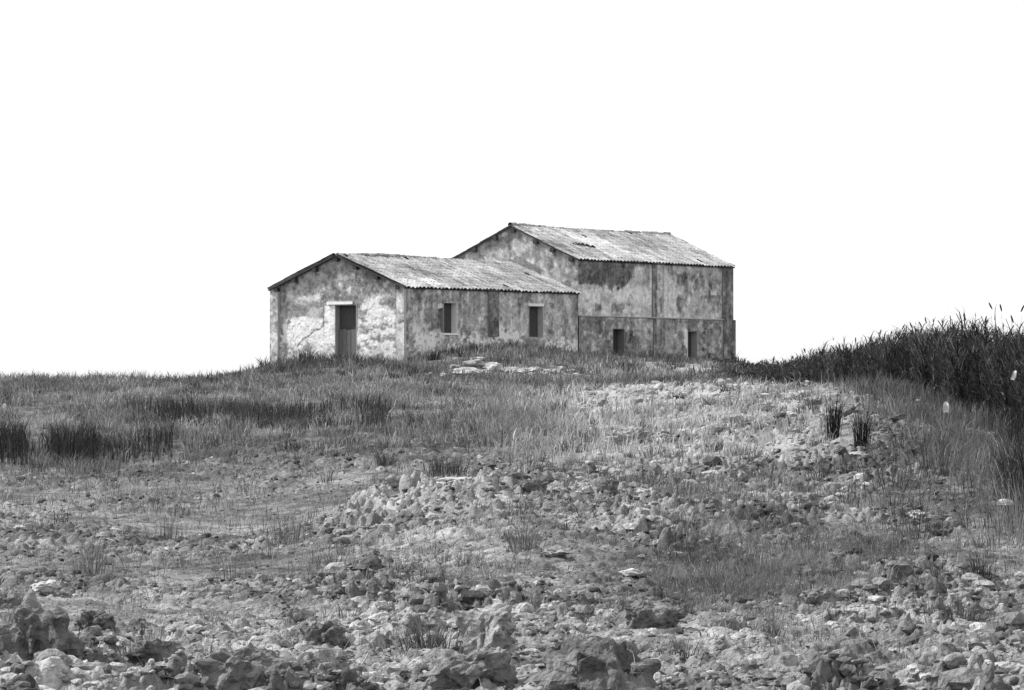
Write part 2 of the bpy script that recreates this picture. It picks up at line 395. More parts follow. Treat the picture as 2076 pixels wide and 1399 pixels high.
RUBBLE = [
 ('long white slab on top of the rubble heap before the low building', 968, 733, 36, 9, .93),
 ('grey block under the long white slab of the rubble heap', 962, 748, 50, 20, .74),
 ('broad white rubble stone at the left foot of the heap', 945, 763, 62, 18, .90),
 ('white pitted rubble stone in the middle of the heap', 1003, 759, 42, 24, .93),
 ('whitest squarish rubble stone right of the pitted one', 1050, 766, 36, 22, .96),
 ('white rubble stone at the right end of the heap', 1083, 760, 28, 16, .90),
 ('tiny white stone above the middle of the rubble heap', 1017, 733, 9, 6, .93),
 ('tiny white stone in the grass left of the rubble heap', 872, 761, 12, 6, .88),
 ('tiny pale stone closest to the left foot of the rubble heap', 902, 758, 9, 6, .86),
 ('thin white stone in the grass right of the rubble heap', 1130, 758, 34, 7, .88),
 ('thin white stone farthest right of the rubble heap', 1172, 761, 26, 5, .85),
 ('grey rubble stone at the left shoulder of the heap', 922, 750, 24, 12, .76),
]
for i, (lab, u, v, w, h, d) in enumerate(RUBBLE):
    one_rock('rubble_stone', lab, 'rubble', u, v, w * 1.0, h * 1.35, d, 600 + i, M_STONE, 'white rubble stones before the low building', sub=3, rough=1.0, lift=.62)

for i in range(30):
    u = R.uniform(890, 1185); v = R.choice([R.uniform(757, 768), R.uniform(750, 766)]); w = R.uniform(8, 22)
    one_rock('rubble_stone', 'small white rubble bit strewn among the larger stones before the low building', 'rubble', u, v, w, w * R.uniform(.45, .8), R.uniform(.72, .93), 700 + i, M_STONE, 'small white rubble bits before the low building', sub=2, lift=.7)

# ------------------------------------------------------------------ the two farm buildings
EG, EF, ER = .84, .52, 1.34       # light on gables, long fronts and roofs relative to open ground
class Paint:
    """weathering and some painted shade of a wall: photo greys in s (along) and z (up)"""
    def __init__(self, s, z, conv, base, seed):
        self.s, self.z, self.c, self.seed = s, z, conv, seed
        self.d = np.full(s.shape, base); self.crisp = .062
        self.n1 = fbm(s * 2.2 + seed, z * 2.2, 4, seed); self.n2 = fbm(s * 6 + seed, z * 6, 3, seed + 9) + .7 * (fbm(s * 15, z * 13, 2, seed + 11) - .5)
    def mottle(self, amp, f=3., fz=None, o=4, k=1):
        self.d = self.d + amp * (fbm(self.s * f, self.z * (fz or f), o, self.seed + 20 + k) - .5) * 2
    def spots(self, val, f, fz, th, op=.8, k=1, box=None):
        m = sstep(th, th + .06, fbm(self.s * f, self.z * fz, 2, self.seed + 50 + k)) * op
        if box is not None: m = m * self.boxmask(*box, .25, .3)
        self.d = self.d * (1 - m) + val * m
    def boxmask(self, u0, u1, v0, v1, ragged=.12, soft=.09):
        um, vm = (u0 + u1) / 2, (v0 + v1) / 2
        s0 = self.c(u0, vm)[0]; s1 = self.c(u1, vm)[0]; s0, s1 = min(s0, s1), max(s0, s1)
        z0 = self.c(um, v1)[1]; z1 = self.c(um, v0)[1]
        ins = np.minimum(np.minimum(self.s - s0, s1 - self.s), np.minimum(self.z - z0, z1 - self.z))
        return np.clip((ins + ragged * 2.4 * (self.n1 - .5) + ragged * 1.2 * (self.n2 - .5)) / soft, 0, 1)
    def box(self, u0, u1, v0, v1, val, ragged=.12, op=1., soft=.09):
        m = self.boxmask(u0, u1, v0, v1, ragged, soft) * op
        self.d = self.d * (1 - m) + val * m
    def ell(self, u0, u1, v0, v1, val, ragged=.12, op=1., soft=.12):
        um, vm = (u0 + u1) / 2, (v0 + v1) / 2
        s0 = self.c(u0, vm)[0]; s1 = self.c(u1, vm)[0]; z0 = self.c(um, v1)[1]; z1 = self.c(um, v0)[1]
        a = abs(s1 - s0) / 2; b = abs(z1 - z0) / 2
        r = np.sqrt(((self.s - (s0 + s1) / 2) / a) ** 2 + ((self.z - (z0 + z1) / 2) / b) ** 2)
        ins = (1 - r) * min(a, b) + ragged * 2.4 * (self.n1 - .5) + ragged * 1.2 * (self.n2 - .5)
        m = np.clip(ins / soft, 0, 1) * op
        self.d = self.d * (1 - m) + val * m
    def poly(self, pts, val, ragged=.1, op=1., soft=.09):
        P = [self.c(u, v) for u, v in pts]; ins = np.full(self.s.shape, 1e3); wind = np.zeros(self.s.shape, bool)
        for (a, b), (c, d) in zip(P, P[1:] + P[:1]):
            L2 = (c - a) ** 2 + (d - b) ** 2
            t = np.clip(((self.s - a) * (c - a) + (self.z - b) * (d - b)) / L2, 0, 1)
            ins = np.minimum(ins, np.hypot(self.s - a - t * (c - a), self.z - b - t * (d - b)))
            cr = ((b > self.z) != (d > self.z)) & (self.s < (c - a) * (self.z - b) / ((d - b) if d != b else 1e-9) + a)
            wind ^= cr
        sd = np.where(wind, ins, -ins) + ragged * 2.4 * (self.n1 - .5) + ragged * 1.2 * (self.n2 - .5)
        m = np.clip(sd / soft, 0, 1) * op
        self.d = self.d * (1 - m) + val * m
    def line(self, pts, wid, val, op=1.):
        P = [self.c(u, v) for u, v in pts]; dist = np.full(self.s.shape, 1e3)
        for (a, b), (c, d) in zip(P[:-1], P[1:]):
            L2 = (c - a) ** 2 + (d - b) ** 2
            t = np.clip(((self.s - a) * (c - a) + (self.z - b) * (d - b)) / L2, 0, 1)
            dist = np.minimum(dist, np.hypot(self.s - a - t * (c - a), self.z - b - t * (d - b)))
        m = np.clip((wid + .05 * (self.n2 - .5) - dist) / .03, 0, 1) * op
        self.d = self.d * (1 - m) + val * m
    def streaks(self, amp, f=5., fz=.45, k=3):
        self.d = self.d + amp * (fbm(self.s * f, self.z * fz, 3, self.seed + 70 + k) - .5) * 2
    def late(self, amp=.06):
        'fine flaking over the painted patches as well'
        self.d = self.d + amp * (fbm(self.s * 5.3, self.z * 4.2, 4, self.seed + 90) - .5) * 2 + amp * .8 * (fbm(self.s * 14, self.z * 11, 2, self.seed + 95) - .5) * 2
        m = sstep(.60, .66, fbm(self.s * 3.1, self.z * 3.9, 4, self.seed + 97)); self.d = self.d - .9 * amp * m
        self.d = self.d + .07 * (fbm(self.s * 24, self.z * 20, 2, self.seed + 98) - .5) * 2
        l1 = sstep(.555, .585, fbm(self.s * 1.9 + 3, self.z * 1.7, 6, self.seed + 101)); l2 = sstep(.575, .60, fbm(self.s * 3.4, self.z * 3.8 + 7, 5, self.seed + 103)); l3 = sstep(.60, .62, fbm(self.s * 7.5, self.z * 9, 4, self.seed + 105))
        self.d = self.d - self.crisp * (1.1 * l1 - 1.0 * l2 + .8 * l3) * (.6 + .8 * fbm(self.s, self.z, 2, self.seed + 107))
        top = self.z.max(); run = sstep(.54, .66, fbm(self.s * 3.2 + .6 * self.n1, self.z * .4, 3, self.seed + 99)) * sstep(top - 2.2 - 1.5 * self.n1, top - .2, self.z); self.d = self.d - .07 * run
    def albedo(self, E):
        self.late(); return np.clip(lin(np.clip(self.d, .12, .95)) / E, .02, .86)

def sheet(mb, P, d, nrm, length, zb, ztop, openings, step, paint=None, relief=None, tone=.3, cut=None):
    """one face of a wall: a grid in (s, z) with openings left out; ztop(s) clips it under the roof"""
    zmax = float(np.max(ztop(np.linspace(0, length, 200))))
    S = np.linspace(0, length, max(2, int(round(length / step)) + 1)); Z = np.linspace(zb, zmax, max(2, int(round((zmax - zb) / step)) + 1))
    for s0, s1, z0, z1 in openings:
        for arr, e in ((S, s0), (S, s1), (Z, z0), (Z, z1)):
            i = 1 + int(np.argmin(np.abs(arr[1:-1] - e))) if len(arr) > 2 else 0
            arr[i] = e
    if step > .5:
        S = np.unique(np.r_[0, length, length / 2, [o[0] for o in openings], [o[1] for o in openings]])
        Z = np.unique(np.r_[zb, zmax, float(ztop(np.array([0.]))[0]), [o[2] for o in openings], [o[3] for o in openings]])
    SS, ZZ = np.meshgrid(S, Z)
    zt = ztop(SS); Zc = np.minimum(ZZ, zt)
    off = relief(SS, Zc) if relief else 0 * SS
    co = np.stack([P[0] + d[0] * SS + nrm[0] * off, P[1] + d[1] * SS + nrm[1] * off, Zc], -1)
    n, m = SS.shape; i = np.arange(n * m).reshape(n, m)
    q = np.stack([i[:-1, :-1], i[:-1, 1:], i[1:, 1:], i[1:, :-1]], -1).reshape(-1, 4)
    cs = ((SS[:-1, :-1] + SS[1:, 1:]) / 2).ravel(); cz = ((ZZ[:-1, :-1] + ZZ[1:, 1:]) / 2).ravel()
    keep = (np.minimum(ZZ[:-1, :-1], 1e9) < np.maximum(zt[:-1, :-1], zt[:-1, 1:]) - 1e-6).ravel()
    for s0, s1, z0, z1 in openings: keep &= ~((cs > s0) & (cs < s1) & (cz > z0) & (cz < z1))
    if cut is not None: keep &= ~cut(cs, cz)
    t = paint(SS.ravel(), Zc.ravel()) if paint else np.full(n * m, tone)
    mb.add(co.reshape(-1, 3), q[keep], t)
def frame_pt(P, d, s, z, nrm=(0, 0), off=0): return np.array([P[0] + d[0] * s + nrm[0] * off, P[1] + d[1] * s + nrm[1] * off, z])
def reveal(name, P, d, inn, o, depth, tone, mat, parent):
    """the jambs, head and sill lining an opening, as one thin box frame set into the wall"""
    s0, s1, z0, z1 = o; mb = MB(); t = .03; e = .004
    D3 = np.array([d[0], d[1], 0]); I3 = np.array([inn[0], inn[1], 0]); U = np.array([0, 0, 1.])
    b = lambda s, z: frame_pt(P, d, s, z) - I3 * e
    tl = tone if isinstance(tone, tuple) else (tone,) * 4
    mb.box(b(s0 - t, z0 - t), D3 * t, I3 * depth, U * (z1 - z0 + 2 * t), tl[0])
    mb.box(b(s1, z0 - t), D3 * t, I3 * depth, U * (z1 - z0 + 2 * t), tl[1])
    mb.box(b(s0, z1), D3 * (s1 - s0), I3 * depth, U * t, tl[2])
    mb.box(b(s0, z0 - t), D3 * (s1 - s0), I3 * depth, U * t, tl[3])
    return mb.build(name, mat, parent)
L2, G2 = (LX, LY), (GX, GY)
NF, NG = (-GX, -GY), (-LX, -LY)      # outward normals of long front and near gable

def gable_top(zw, zr, half): return lambda s: zr - (zr - zw) * np.abs(s - half) / half
def roof_slopes(mb, ox, oy, length, zw, zr, s0, s1, over_f, over_b, seed, hole=None, patches=(), sag=.03, rag=0, first_ext=0.):
    half = WID / 2; run = math.hypot(half, zr - zw); Lv = np.array([LX, LY, 0]); Gv = np.array([GX, GY, 0])
    for front in (True, False):
        up = (Gv * half * (1 if front else -1) + np.array([0, 0, zr - zw])) / run
        base = np.array([ox, oy, zw]) + (0 if front else 1) * Gv * WID
        nr = np.cross(Lv, up) if front else np.cross(up, Lv)
        over = over_f if front else over_b
        tot = run + over; nc = 11; ch = tot / nc
        per = .27; step = per / 6
        for c in range(nc):
            a0 = s0; a1 = s1 + (R.uniform(-rag, rag * .4) if rag else 0) + (first_ext if c == 0 and front else 0)
            S = np.arange(a0, a1 + 1e-6, step); T = np.linspace(c * ch - (.05 if c else 0), (c + 1) * ch, 5)
            SS, TT = np.meshgrid(S, T); col = np.floor(SS / per)
            jit = h2(col, np.full(SS.shape, c), seed)
            wave = .075 * np.abs(np.cos(math.pi * SS / per)) ** 1.0
            hgt = .015 + wave + .008 * (1 - (TT - c * ch) / ch) + .014 * (jit - .5) + sag * 2 * (fbm(SS * .45, TT * .6, 3, seed + 3) - .5)
            tj = TT + (jit - .5) * .06 * (c >= 0)
            pos = base + Lv * SS[..., None] + up * (tj - over)[..., None] + nr * hgt[..., None]
            n, m = SS.shape; i = np.arange(n * m).reshape(n, m)
            q = np.stack([i[:-1, :-1], i[:-1, 1:], i[1:, 1:], i[1:, :-1]], -1).reshape(-1, 4)
            cs = ((SS[:-1, :-1] + SS[1:, 1:]) / 2).ravel(); ct = ((TT[:-1, :-1] + TT[1:, 1:]) / 2).ravel() - over
            keep = np.ones(len(q), bool)
            miss = h2(np.floor(cs / per), np.full(cs.shape, c), seed + 31) > .995
            keep &= ~(miss & front)
            if hole is not None and front: keep &= ~hole(cs, ct)
            d = .73 + .30 * (fbm(SS * .7, TT * 1.1, 4, seed + 5) - .5) + .08 * (h2(col, np.full(SS.shape, c), seed + 8) - .5) + .14 * (h2(col, np.full(SS.shape, 3), seed + 10) - .5) + .16 * (fbm(SS * 1.6 + .5 * TT, TT * .35, 3, seed + 14) - .5) + .30 * (fbm(SS * 5, TT * 6, 3, seed + 6) - .5)
            d = d - .10 * (h2(col, np.full(SS.shape, c), seed + 9) > .93)
            for (ps, pt, rs, rt, dv) in patches:
                d = d + dv * np.clip(1.5 - 1.5 * np.hypot((SS - ps) / rs, (TT - over - pt) / rt) + .8 * (fbm(SS * 2, TT * 2, 3, seed + 12) - .5), 0, 1)
            mb.add(pos.reshape(-1, 3), q[keep], (lin(np.clip(d, .25, .93)) / ER).ravel())
        # boarding under the tiles
        for dz, tone in ((-.05, .10), (-.015, .17)):
            S = np.linspace(s0 + .03, s1 - .03, 140); T = np.linspace(.05, tot - .02, 42)
            SS, TT = np.meshgrid(S, T)
            pos = base + Lv * SS[..., None] + up * (TT - over)[..., None] + nr * dz
            n, m = SS.shape; i = np.arange(n * m).reshape(n, m)
            q = np.stack([i[:-1, :-1], i[:-1, 1:], i[1:, 1:], i[1:, :-1]], -1).reshape(-1, 4)
            cs = ((SS[:-1, :-1] + SS[1:, 1:]) / 2).ravel(); ct = ((TT[:-1, :-1] + TT[1:, 1:]) / 2).ravel() - over
            mb.add(pos.reshape(-1, 3), q, tone)
        for e0, e1 in ((s0 + .03, s0 + .05), (s1 - .05, s1 - .03)):
            mb.box(base + Lv * e0 + up * (.05 - over) + nr * -.05, Lv * (e1 - e0), up * (tot - .07), nr * .05, .07)
def ridge_tiles(ox, oy, zr, s0, s1, seed, parent, skip=()):
    mb = MB(); Lv = np.array([LX, LY, 0]); Gv = np.array([GX, GY, 0]); k = 0; s = s0
    rg = np.random.default_rng(seed)
    while s < s1:
        ln = .42; k += 1
        th = np.linspace(-.15, math.pi + .15, 9); r = .12 + rg.uniform(-.015, .015)
        dz = rg.uniform(-.02, .045); y = rg.uniform(-.03, .03)
        ctr = np.array([ox, oy, zr - .02 + dz]) + Gv * (WID / 2 + y)
        sg = .05 * math.sin(s * .5 + seed)
        ring = [ctr + Gv * r * math.cos(t) + np.array([0, 0, r * .8 * math.sin(t) - sg]) for t in th]
        co = [p + Lv * s for p in ring] + [p + Lv * min(s + ln, s1) + np.array([0, 0, .02]) for p in ring]
        inner = [p - np.array([0, 0, .025]) for p in co]
        n = len(th); q = [(i, i + 1, i + 1 + n, i + n) for i in range(n - 1)]
        mb.add(co, q, float(lin(rg.uniform(.62, .9))) / ER); mb.add(inner, q, .1)
        s += ln - .04
    return mb.build('ridge_tiles', M_TILE, parent, True)
def purlin(w, z, ox, oy, s_out, parent, size=.2, inward=.25):
    mb = MB(); c = np.array([ox, oy, 0]) + np.array([GX, GY, 0]) * (w - size / 2) + np.array([LX, LY, 0]) * (-s_out)
    c[2] = z - size
    mb.box(c, np.array([LX, LY, 0]) * (s_out + inward), np.array([GX, GY, 0]) * size, (0, 0, size), .06)
    return mb.build('purlin', M_WOOD, parent)
WT = .36
def shell_rest(mb, ox, oy, length, zb, zw, zr, f_open, g_open):
    """far walls and the inner faces of all four walls"""
    gt = gable_top(zw, zr, WID / 2); flat = lambda s: np.full(np.shape(s), zw)
    tone = .3
    sheet(mb, (ox + GX * WID, oy + GY * WID), L2, G2, length, zb, flat, [], .6, tone=tone)                    # back
    sheet(mb, (ox + LX * length, oy + LY * length), G2, L2, WID, zb, gt, [], .6, tone=tone)                    # far gable
    sh = lambda os: [(a - WT, b - WT, c, d) for a, b, c, d in os]
    # the inner faces
    inset = lambda s: zr - (zr - zw) * np.abs(s + WT - WID / 2) / (WID / 2)
    sheet(mb, (ox + GX * WT + LX * WT, oy + GY * WT + LY * WT), L2, G2, length - 2 * WT, zb, flat, sh(f_open), .6, tone=.72)
    sheet(mb, (ox + LX * WT + GX * WT, oy + LY * WT + GY * WT), G2, L2, WID - 2 * WT, zb, inset, sh(g_open), .6, tone=.72)
    sheet(mb, (ox + GX * (WID - WT) + LX * WT, oy + GY * (WID - WT) + LY * WT), L2, NF, length - 2 * WT, zb, flat, [], .6, tone=.72)
    sheet(mb, (ox + LX * (length - WT) + GX * WT, oy + LY * (length - WT) + GY * WT), G2, NG, WID - 2 * WT, zb, inset, [], .6, tone=.72)

# ---- low building
ZB, ZW1, ZR1 = 1.9, 6.13, 7.60
low = tag(empty('low_farm_building', (X0, Y0, 2.75)), 'low single storey farm building with peeling plaster gable, dark doorway and pale tiled roof', 'building')
low_off = np.array([X0, Y0, 2.75])
def place(o, root):
    o.matrix_parent_inverse = root.matrix_world.inverted() if root.matrix_world.translation.length > 0 else __import__('mathutils').Matrix.Translation(-Vector(root.location))
    return o
def win(conv, u0, u1, v0, v1):
    (s0, z0), (s1, z1) = conv(u0, v1), conv(u1, v0)
    return (min(s0, s1), max(s0, s1), z0, z1)
W1 = win(on_front, 900, 926, 615, 675); W2 = win(on_front, 1073, 1101, 622, 683)
DOOR = win(on_gable, 680, 722, 619, 728)
def p_front(s, z):
    p = Paint(s, z, on_front, .54, 3)
    p.mottle(.15, 1.3, k=1); p.mottle(.11, 5, k=2); p.mottle(.06, 12, k=5); p.streaks(.12, 4)
    p.box(937, 988, 588, 680, .46, .08, .7); p.box(1012, 1072, 590, 690, .58, .1, .6); p.box(1104, 1166, 592, 680, .57, .1, .5)
    p.box(929, 937, 588, 672, .40, .02, .8); p.box(823, 829, 580, 735, .40, .02, .8); p.box(1050, 1058, 590, 640, .42, .05, .6)  # strip at the near corner is a drainpipe's shade, painted in
    for a in ((828, 902, 676, 710), (935, 992, 676, 702), (992, 1066, 664, 706), (1108, 1166, 682, 718), (900, 935, 690, 708)):
        p.ell(*a, .84, .3, .95)
    p.spots(.45, 5, 7, .62, .7, 2, (828, 1160, 668, 715))
    p.spots(.66, 2.5, 2.5, .66, .6, 3); p.spots(.40, 3, 3.5, .68, .6, 4)
    p.ell(866, 880, 632, 642, .42, .08); p.ell(1036, 1044, 638, 650, .40, .05); p.ell(1060, 1068, 632, 650, .45, .06)
    p.box(887, 902, 614, 628, .66, .03); p.poly([(888, 627), (903, 622), (903, 676), (895, 676)], .40, .02)
    p.box(1070, 1098, 616, 622, .74, .03); p.box(1167, 1174, 594, 640, .42, .02, .8)
    p.box(1064, 1106, 684, 706, .42, .08, .8)
    return p.albedo(EF)
def r_front(s, z):
    n = fbm(s * 2.2, z * 2.2, 4, 3); r = -.014 * sstep(.47, .56, n) - .012 * fbm(s * 12, z * 12, 2, 4)
    P = Paint(s.ravel(), z.ravel(), on_front, 0., 3); P.poly([(888, 627), (903, 622), (903, 676), (895, 676)], 1., .02)
    return r - .16 * P.d.reshape(s.shape)
def p_gable(s, z):
    p = Paint(s, z, on_gable, .60, 13)
    p.mottle(.16, 1.4, k=1); p.mottle(.14, 6, k=2); p.mottle(.09, 12, k=5); p.streaks(.08, 4)
    p.crisp = .045; p.ell(560, 680, 632, 770, .86, .3, .95); p.ell(712, 816, 602, 770, .86, .3, .95); p.box(560, 822, 700, 760, .72, .2, .6)
    p.box(578, 652, 596, 612, .76, .07); p.box(578, 655, 613, 645, .54, .12, .9); p.ell(570, 634, 644, 692, .88, .1)
    p.ell(615, 650, 622, 648, .68, .12); p.box(648, 664, 585, 620, .50, .06, .8)
    p.ell(690, 740, 560, 600, .54, .2, .8); p.spots(.45, 5, 5, .6, .75, 1, (640, 800, 560, 600)); p.spots(.78, 4, 4, .66, .8, 2, (640, 800, 550, 620))
    p.box(675, 728, 597, 612, .46, .03); p.box(660, 716, 611, 618, .90, .02)
    p.box(656, 681, 618, 682, .88, .02); p.box(660, 681, 676, 730, .84, .05)
    p.ell(758, 772, 598, 618, .85, .06); p.ell(775, 800, 600, 622, .56, .12); p.ell(772, 800, 618, 630, .74, .1)
    p.line([(656, 622), (655, 660), (648, 668), (636, 669), (628, 680), (616, 686), (602, 702)], .05, .46)
    for a in ((732, 750, 664, 676), (722, 740, 690, 697), (752, 775, 682, 694), (775, 792, 680, 690), (752, 762, 655, 664), (726, 740, 656, 668)): p.ell(*a, .50, .07, .85)
    p.spots(.52, 4.5, 8, .60, .75, 5, (722, 812, 650, 745)); p.spots(.56, 5, 8, .62, .7, 6, (566, 680, 690, 745))
    p.spots(.42, 2.2, 2.6, .70, .6, 7)
    p.box(800, 808, 600, 735, .52, .03, .7)
    p.ell(726, 764, 546, 568, .44, .08, .8)
    return p.albedo(EG)
def boards(name, P, d, inn, o, depth, tone, parent):  # boards added across an opening to give it an even dark tone
    m = MB(); n = 3; w = (o[1] - o[0]) / n; D3 = np.array([d[0], d[1], 0]); I3 = np.array([inn[0], inn[1], 0])
    for k in range(n):
        m.box(frame_pt(P, d, o[0] + k * w + .005, o[2] + .01) + I3 * (depth + .008 * (k % 2)), D3 * (w - .01), I3 * .03, (0, 0, o[3] - o[2] - .02), tone * (1 + .05 * math.sin(k * 2.1 + depth * 9)))
    m.build(name, M_WOOD, parent)
def build_low():
    mb = MB()
    flat = lambda s: np.full(np.shape(s), ZW1)
    gt = gable_top(ZW1, ZR1, WID / 2)
    sheet(mb, (X0, Y0), L2, NF, LEN1, ZB, flat, [W1, W2], .045, p_front, r_front)
    sheet(mb, (X0, Y0), G2, NG, WID, ZB, gt, [DOOR], .045, p_gable, lambda s, z: -.014 * sstep(.47, .56, fbm(s * 2.4 + 13, z * 2.4, 4, 13)) - .016 * fbm(s * 12, z * 12, 2, 5))
    shell_rest(mb, X0, Y0, LEN1, ZB, ZW1, ZR1, [W1, W2], [DOOR])
    place(mb.build('wall', M_PLASTER, low), low)
    # corner piers on the gable and the flat pilaster on the long front
    for (w0, w1, dd, dz) in ((-.004, .42, .72, ZW1), (WID - .44, WID + .02, .66, ZW1 + .02)):
        m = MB()
        zt = lambda s, a=w0: gt(np.clip(s + a, .0, WID))
        def pp(s, z, a=w0, b=dd):
            p = Paint(s + a, z, on_gable, b, 17); p.mottle(.14, 2.5, k=1); p.spots(.84, 3, 4, .6, .8, 2); p.spots(.5, 4, 5, .62, .7, 3)
            return p.albedo(EG)
        q0 = (X0 + GX * w0 - LX * .15, Y0 + GY * w0 - LY * .15)
        sheet(m, q0, G2, NG, w1 - w0, ZB, zt, [], .05, pp)
        Ld, Gd = np.array([LX, LY, 0]), np.array([GX, GY, 0])
        for ww in (w0, w1):
            a = np.array([X0, Y0, 0]) + Gd * ww
            z1 = float(gt(np.clip(np.array([ww]), 0, WID))[0])
            m.add([a - Ld * .15 + (0, 0, ZB), a + (0, 0, ZB), a + (0, 0, z1), a - Ld * .15 + (0, 0, z1)], [(0, 1, 2, 3)], .45)
        place(m.build('pilaster', M_PLASTER, low), low)
    m = MB(); s0, s1 = on_front(989, 600)[0], on_front(1010, 600)[0]; zl = on_front(1000, 682)[1]
    def pp(s, z):
        p = Paint(s + s0, z, on_front, .40, 19); p.mottle(.1, 3, k=1); p.streaks(.08, 6); p.box(1000, 1010, 590, 682, .35, .04, .8); return p.albedo(EF)
    sheet(m, (X0 + LX * s0 + NF[0] * .06, Y0 + LY * s0 + NF[1] * .06), L2, NF, s1 - s0, zl, lambda s: np.full(np.shape(s), ZW1 - .01), [], .05, pp)
    for ss in (s0, s1):
        a = np.array([X0 + LX * ss, Y0 + LY * ss, 0]); nf = np.array([NF[0], NF[1], 0]) * .06
        m.add([a + (0, 0, zl), a + nf + (0, 0, zl), a + nf + (0, 0, ZW1 - .01), a + (0, 0, ZW1 - .01)], [(0, 1, 2, 3)], .25)
    place(m.build('pilaster', M_PLASTER, low), low)
    # openings
    def A(d, E=EF): return float(lin(d)) / E
    w1 = place(reveal('window', (X0, Y0), L2, G2, W1, WT, (A(.45), A(.78), A(.5), A(.6)), M_PLASTER, low), low)  # right jamb painted paler, as the side that catches the sun
    sm = MB(); sm.box(frame_pt((X0, Y0), L2, W1[0] - .1, W1[2] - .09, NF, .06), (LX * (W1[1] - W1[0] + .2), LY * (W1[1] - W1[0] + .2), 0), (GX * .3, GY * .3, 0), (0, 0, .07), A(.88))
    sm.build('window_sill', M_STONE, w1)
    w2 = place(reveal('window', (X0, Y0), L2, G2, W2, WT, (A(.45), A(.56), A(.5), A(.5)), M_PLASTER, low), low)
    sm = MB(); sm.box(frame_pt((X0, Y0), L2, W2[0] - .06, W2[3] + .02, NF, .03), (LX * (W2[1] - W2[0] + .1), LY * (W2[1] - W2[0] + .1), 0), (GX * .2, GY * .2, 0), (0, 0, .12), A(.72))
    sm.build('window_lintel', M_STONE, w2)
    boards('window_boards', (X0, Y0), L2, G2, W1, .31, .08, w1); boards('window_boards', (X0, Y0), L2, G2, W2, .31, .08, w2)
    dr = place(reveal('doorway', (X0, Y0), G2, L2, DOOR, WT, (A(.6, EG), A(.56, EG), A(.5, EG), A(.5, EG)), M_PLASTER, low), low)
    dl = MB(); zt = on_gable(700, 667)[1]; n = 5; bw = (DOOR[1] - DOOR[0]) / n
    for k in range(n):
        dl.box(np.array([X0, Y0, 0]) + np.array([LX, LY, 0]) * (.2 + .012 * (k % 2)) + np.array([GX, GY, 0]) * (DOOR[0] + k * bw + .006) + np.array([0, 0, ZB + .7]),
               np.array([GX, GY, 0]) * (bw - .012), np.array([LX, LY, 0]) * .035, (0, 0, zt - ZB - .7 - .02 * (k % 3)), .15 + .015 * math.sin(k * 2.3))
    for k in range(3):
        a, b = DOOR[0], DOOR[1]
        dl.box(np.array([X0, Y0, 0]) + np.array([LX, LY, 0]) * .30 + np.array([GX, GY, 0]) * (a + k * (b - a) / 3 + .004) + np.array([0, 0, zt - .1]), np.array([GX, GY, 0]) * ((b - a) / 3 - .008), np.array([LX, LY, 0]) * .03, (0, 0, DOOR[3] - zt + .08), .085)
    dl.build('door_boards', M_WOOD, dr)
    lm = MB(); a, b = on_gable(716, 612)[0], on_gable(664, 612)[0]
    lm.box(frame_pt((X0, Y0), G2, min(a, b), DOOR[3] + .05, NG, .07), np.array([GX, GY, 0]) * abs(b - a), np.array([LX, LY, 0]) * .2, (0, 0, .12), A(.9, EG))
    lm.build('door_lintel', M_STONE, dr)
    # roof
    rm = MB()
    roof_slopes(rm, X0, Y0, LEN1, ZW1, ZR1, -.27, LEN1 - .004, .17, .12, 41,
                patches=((3.2, 2.2, 2.6, 1.2, -.08), (9.0, 1.6, 2.2, 1.0, -.06), (6.5, 2.0, 1.6, 1.2, .12), (1.5, .5, 2.5, .8, .14)), first_ext=.12)
    rf = place(rm.build('roof', M_TILE, low), low)
    ridge_tiles(X0, Y0, ZR1, -.28, LEN1 - .05, 3, rf)
    for w in (.35, 1.55, 2.75, WID / 2, 5.1, 6.3, 7.35):
        place(purlin(w, float(gt(np.array([w]))[0]) - .05 - (.03 if abs(w - WID / 2) < .1 else 0), X0, Y0, .22, low), low)
build_low()

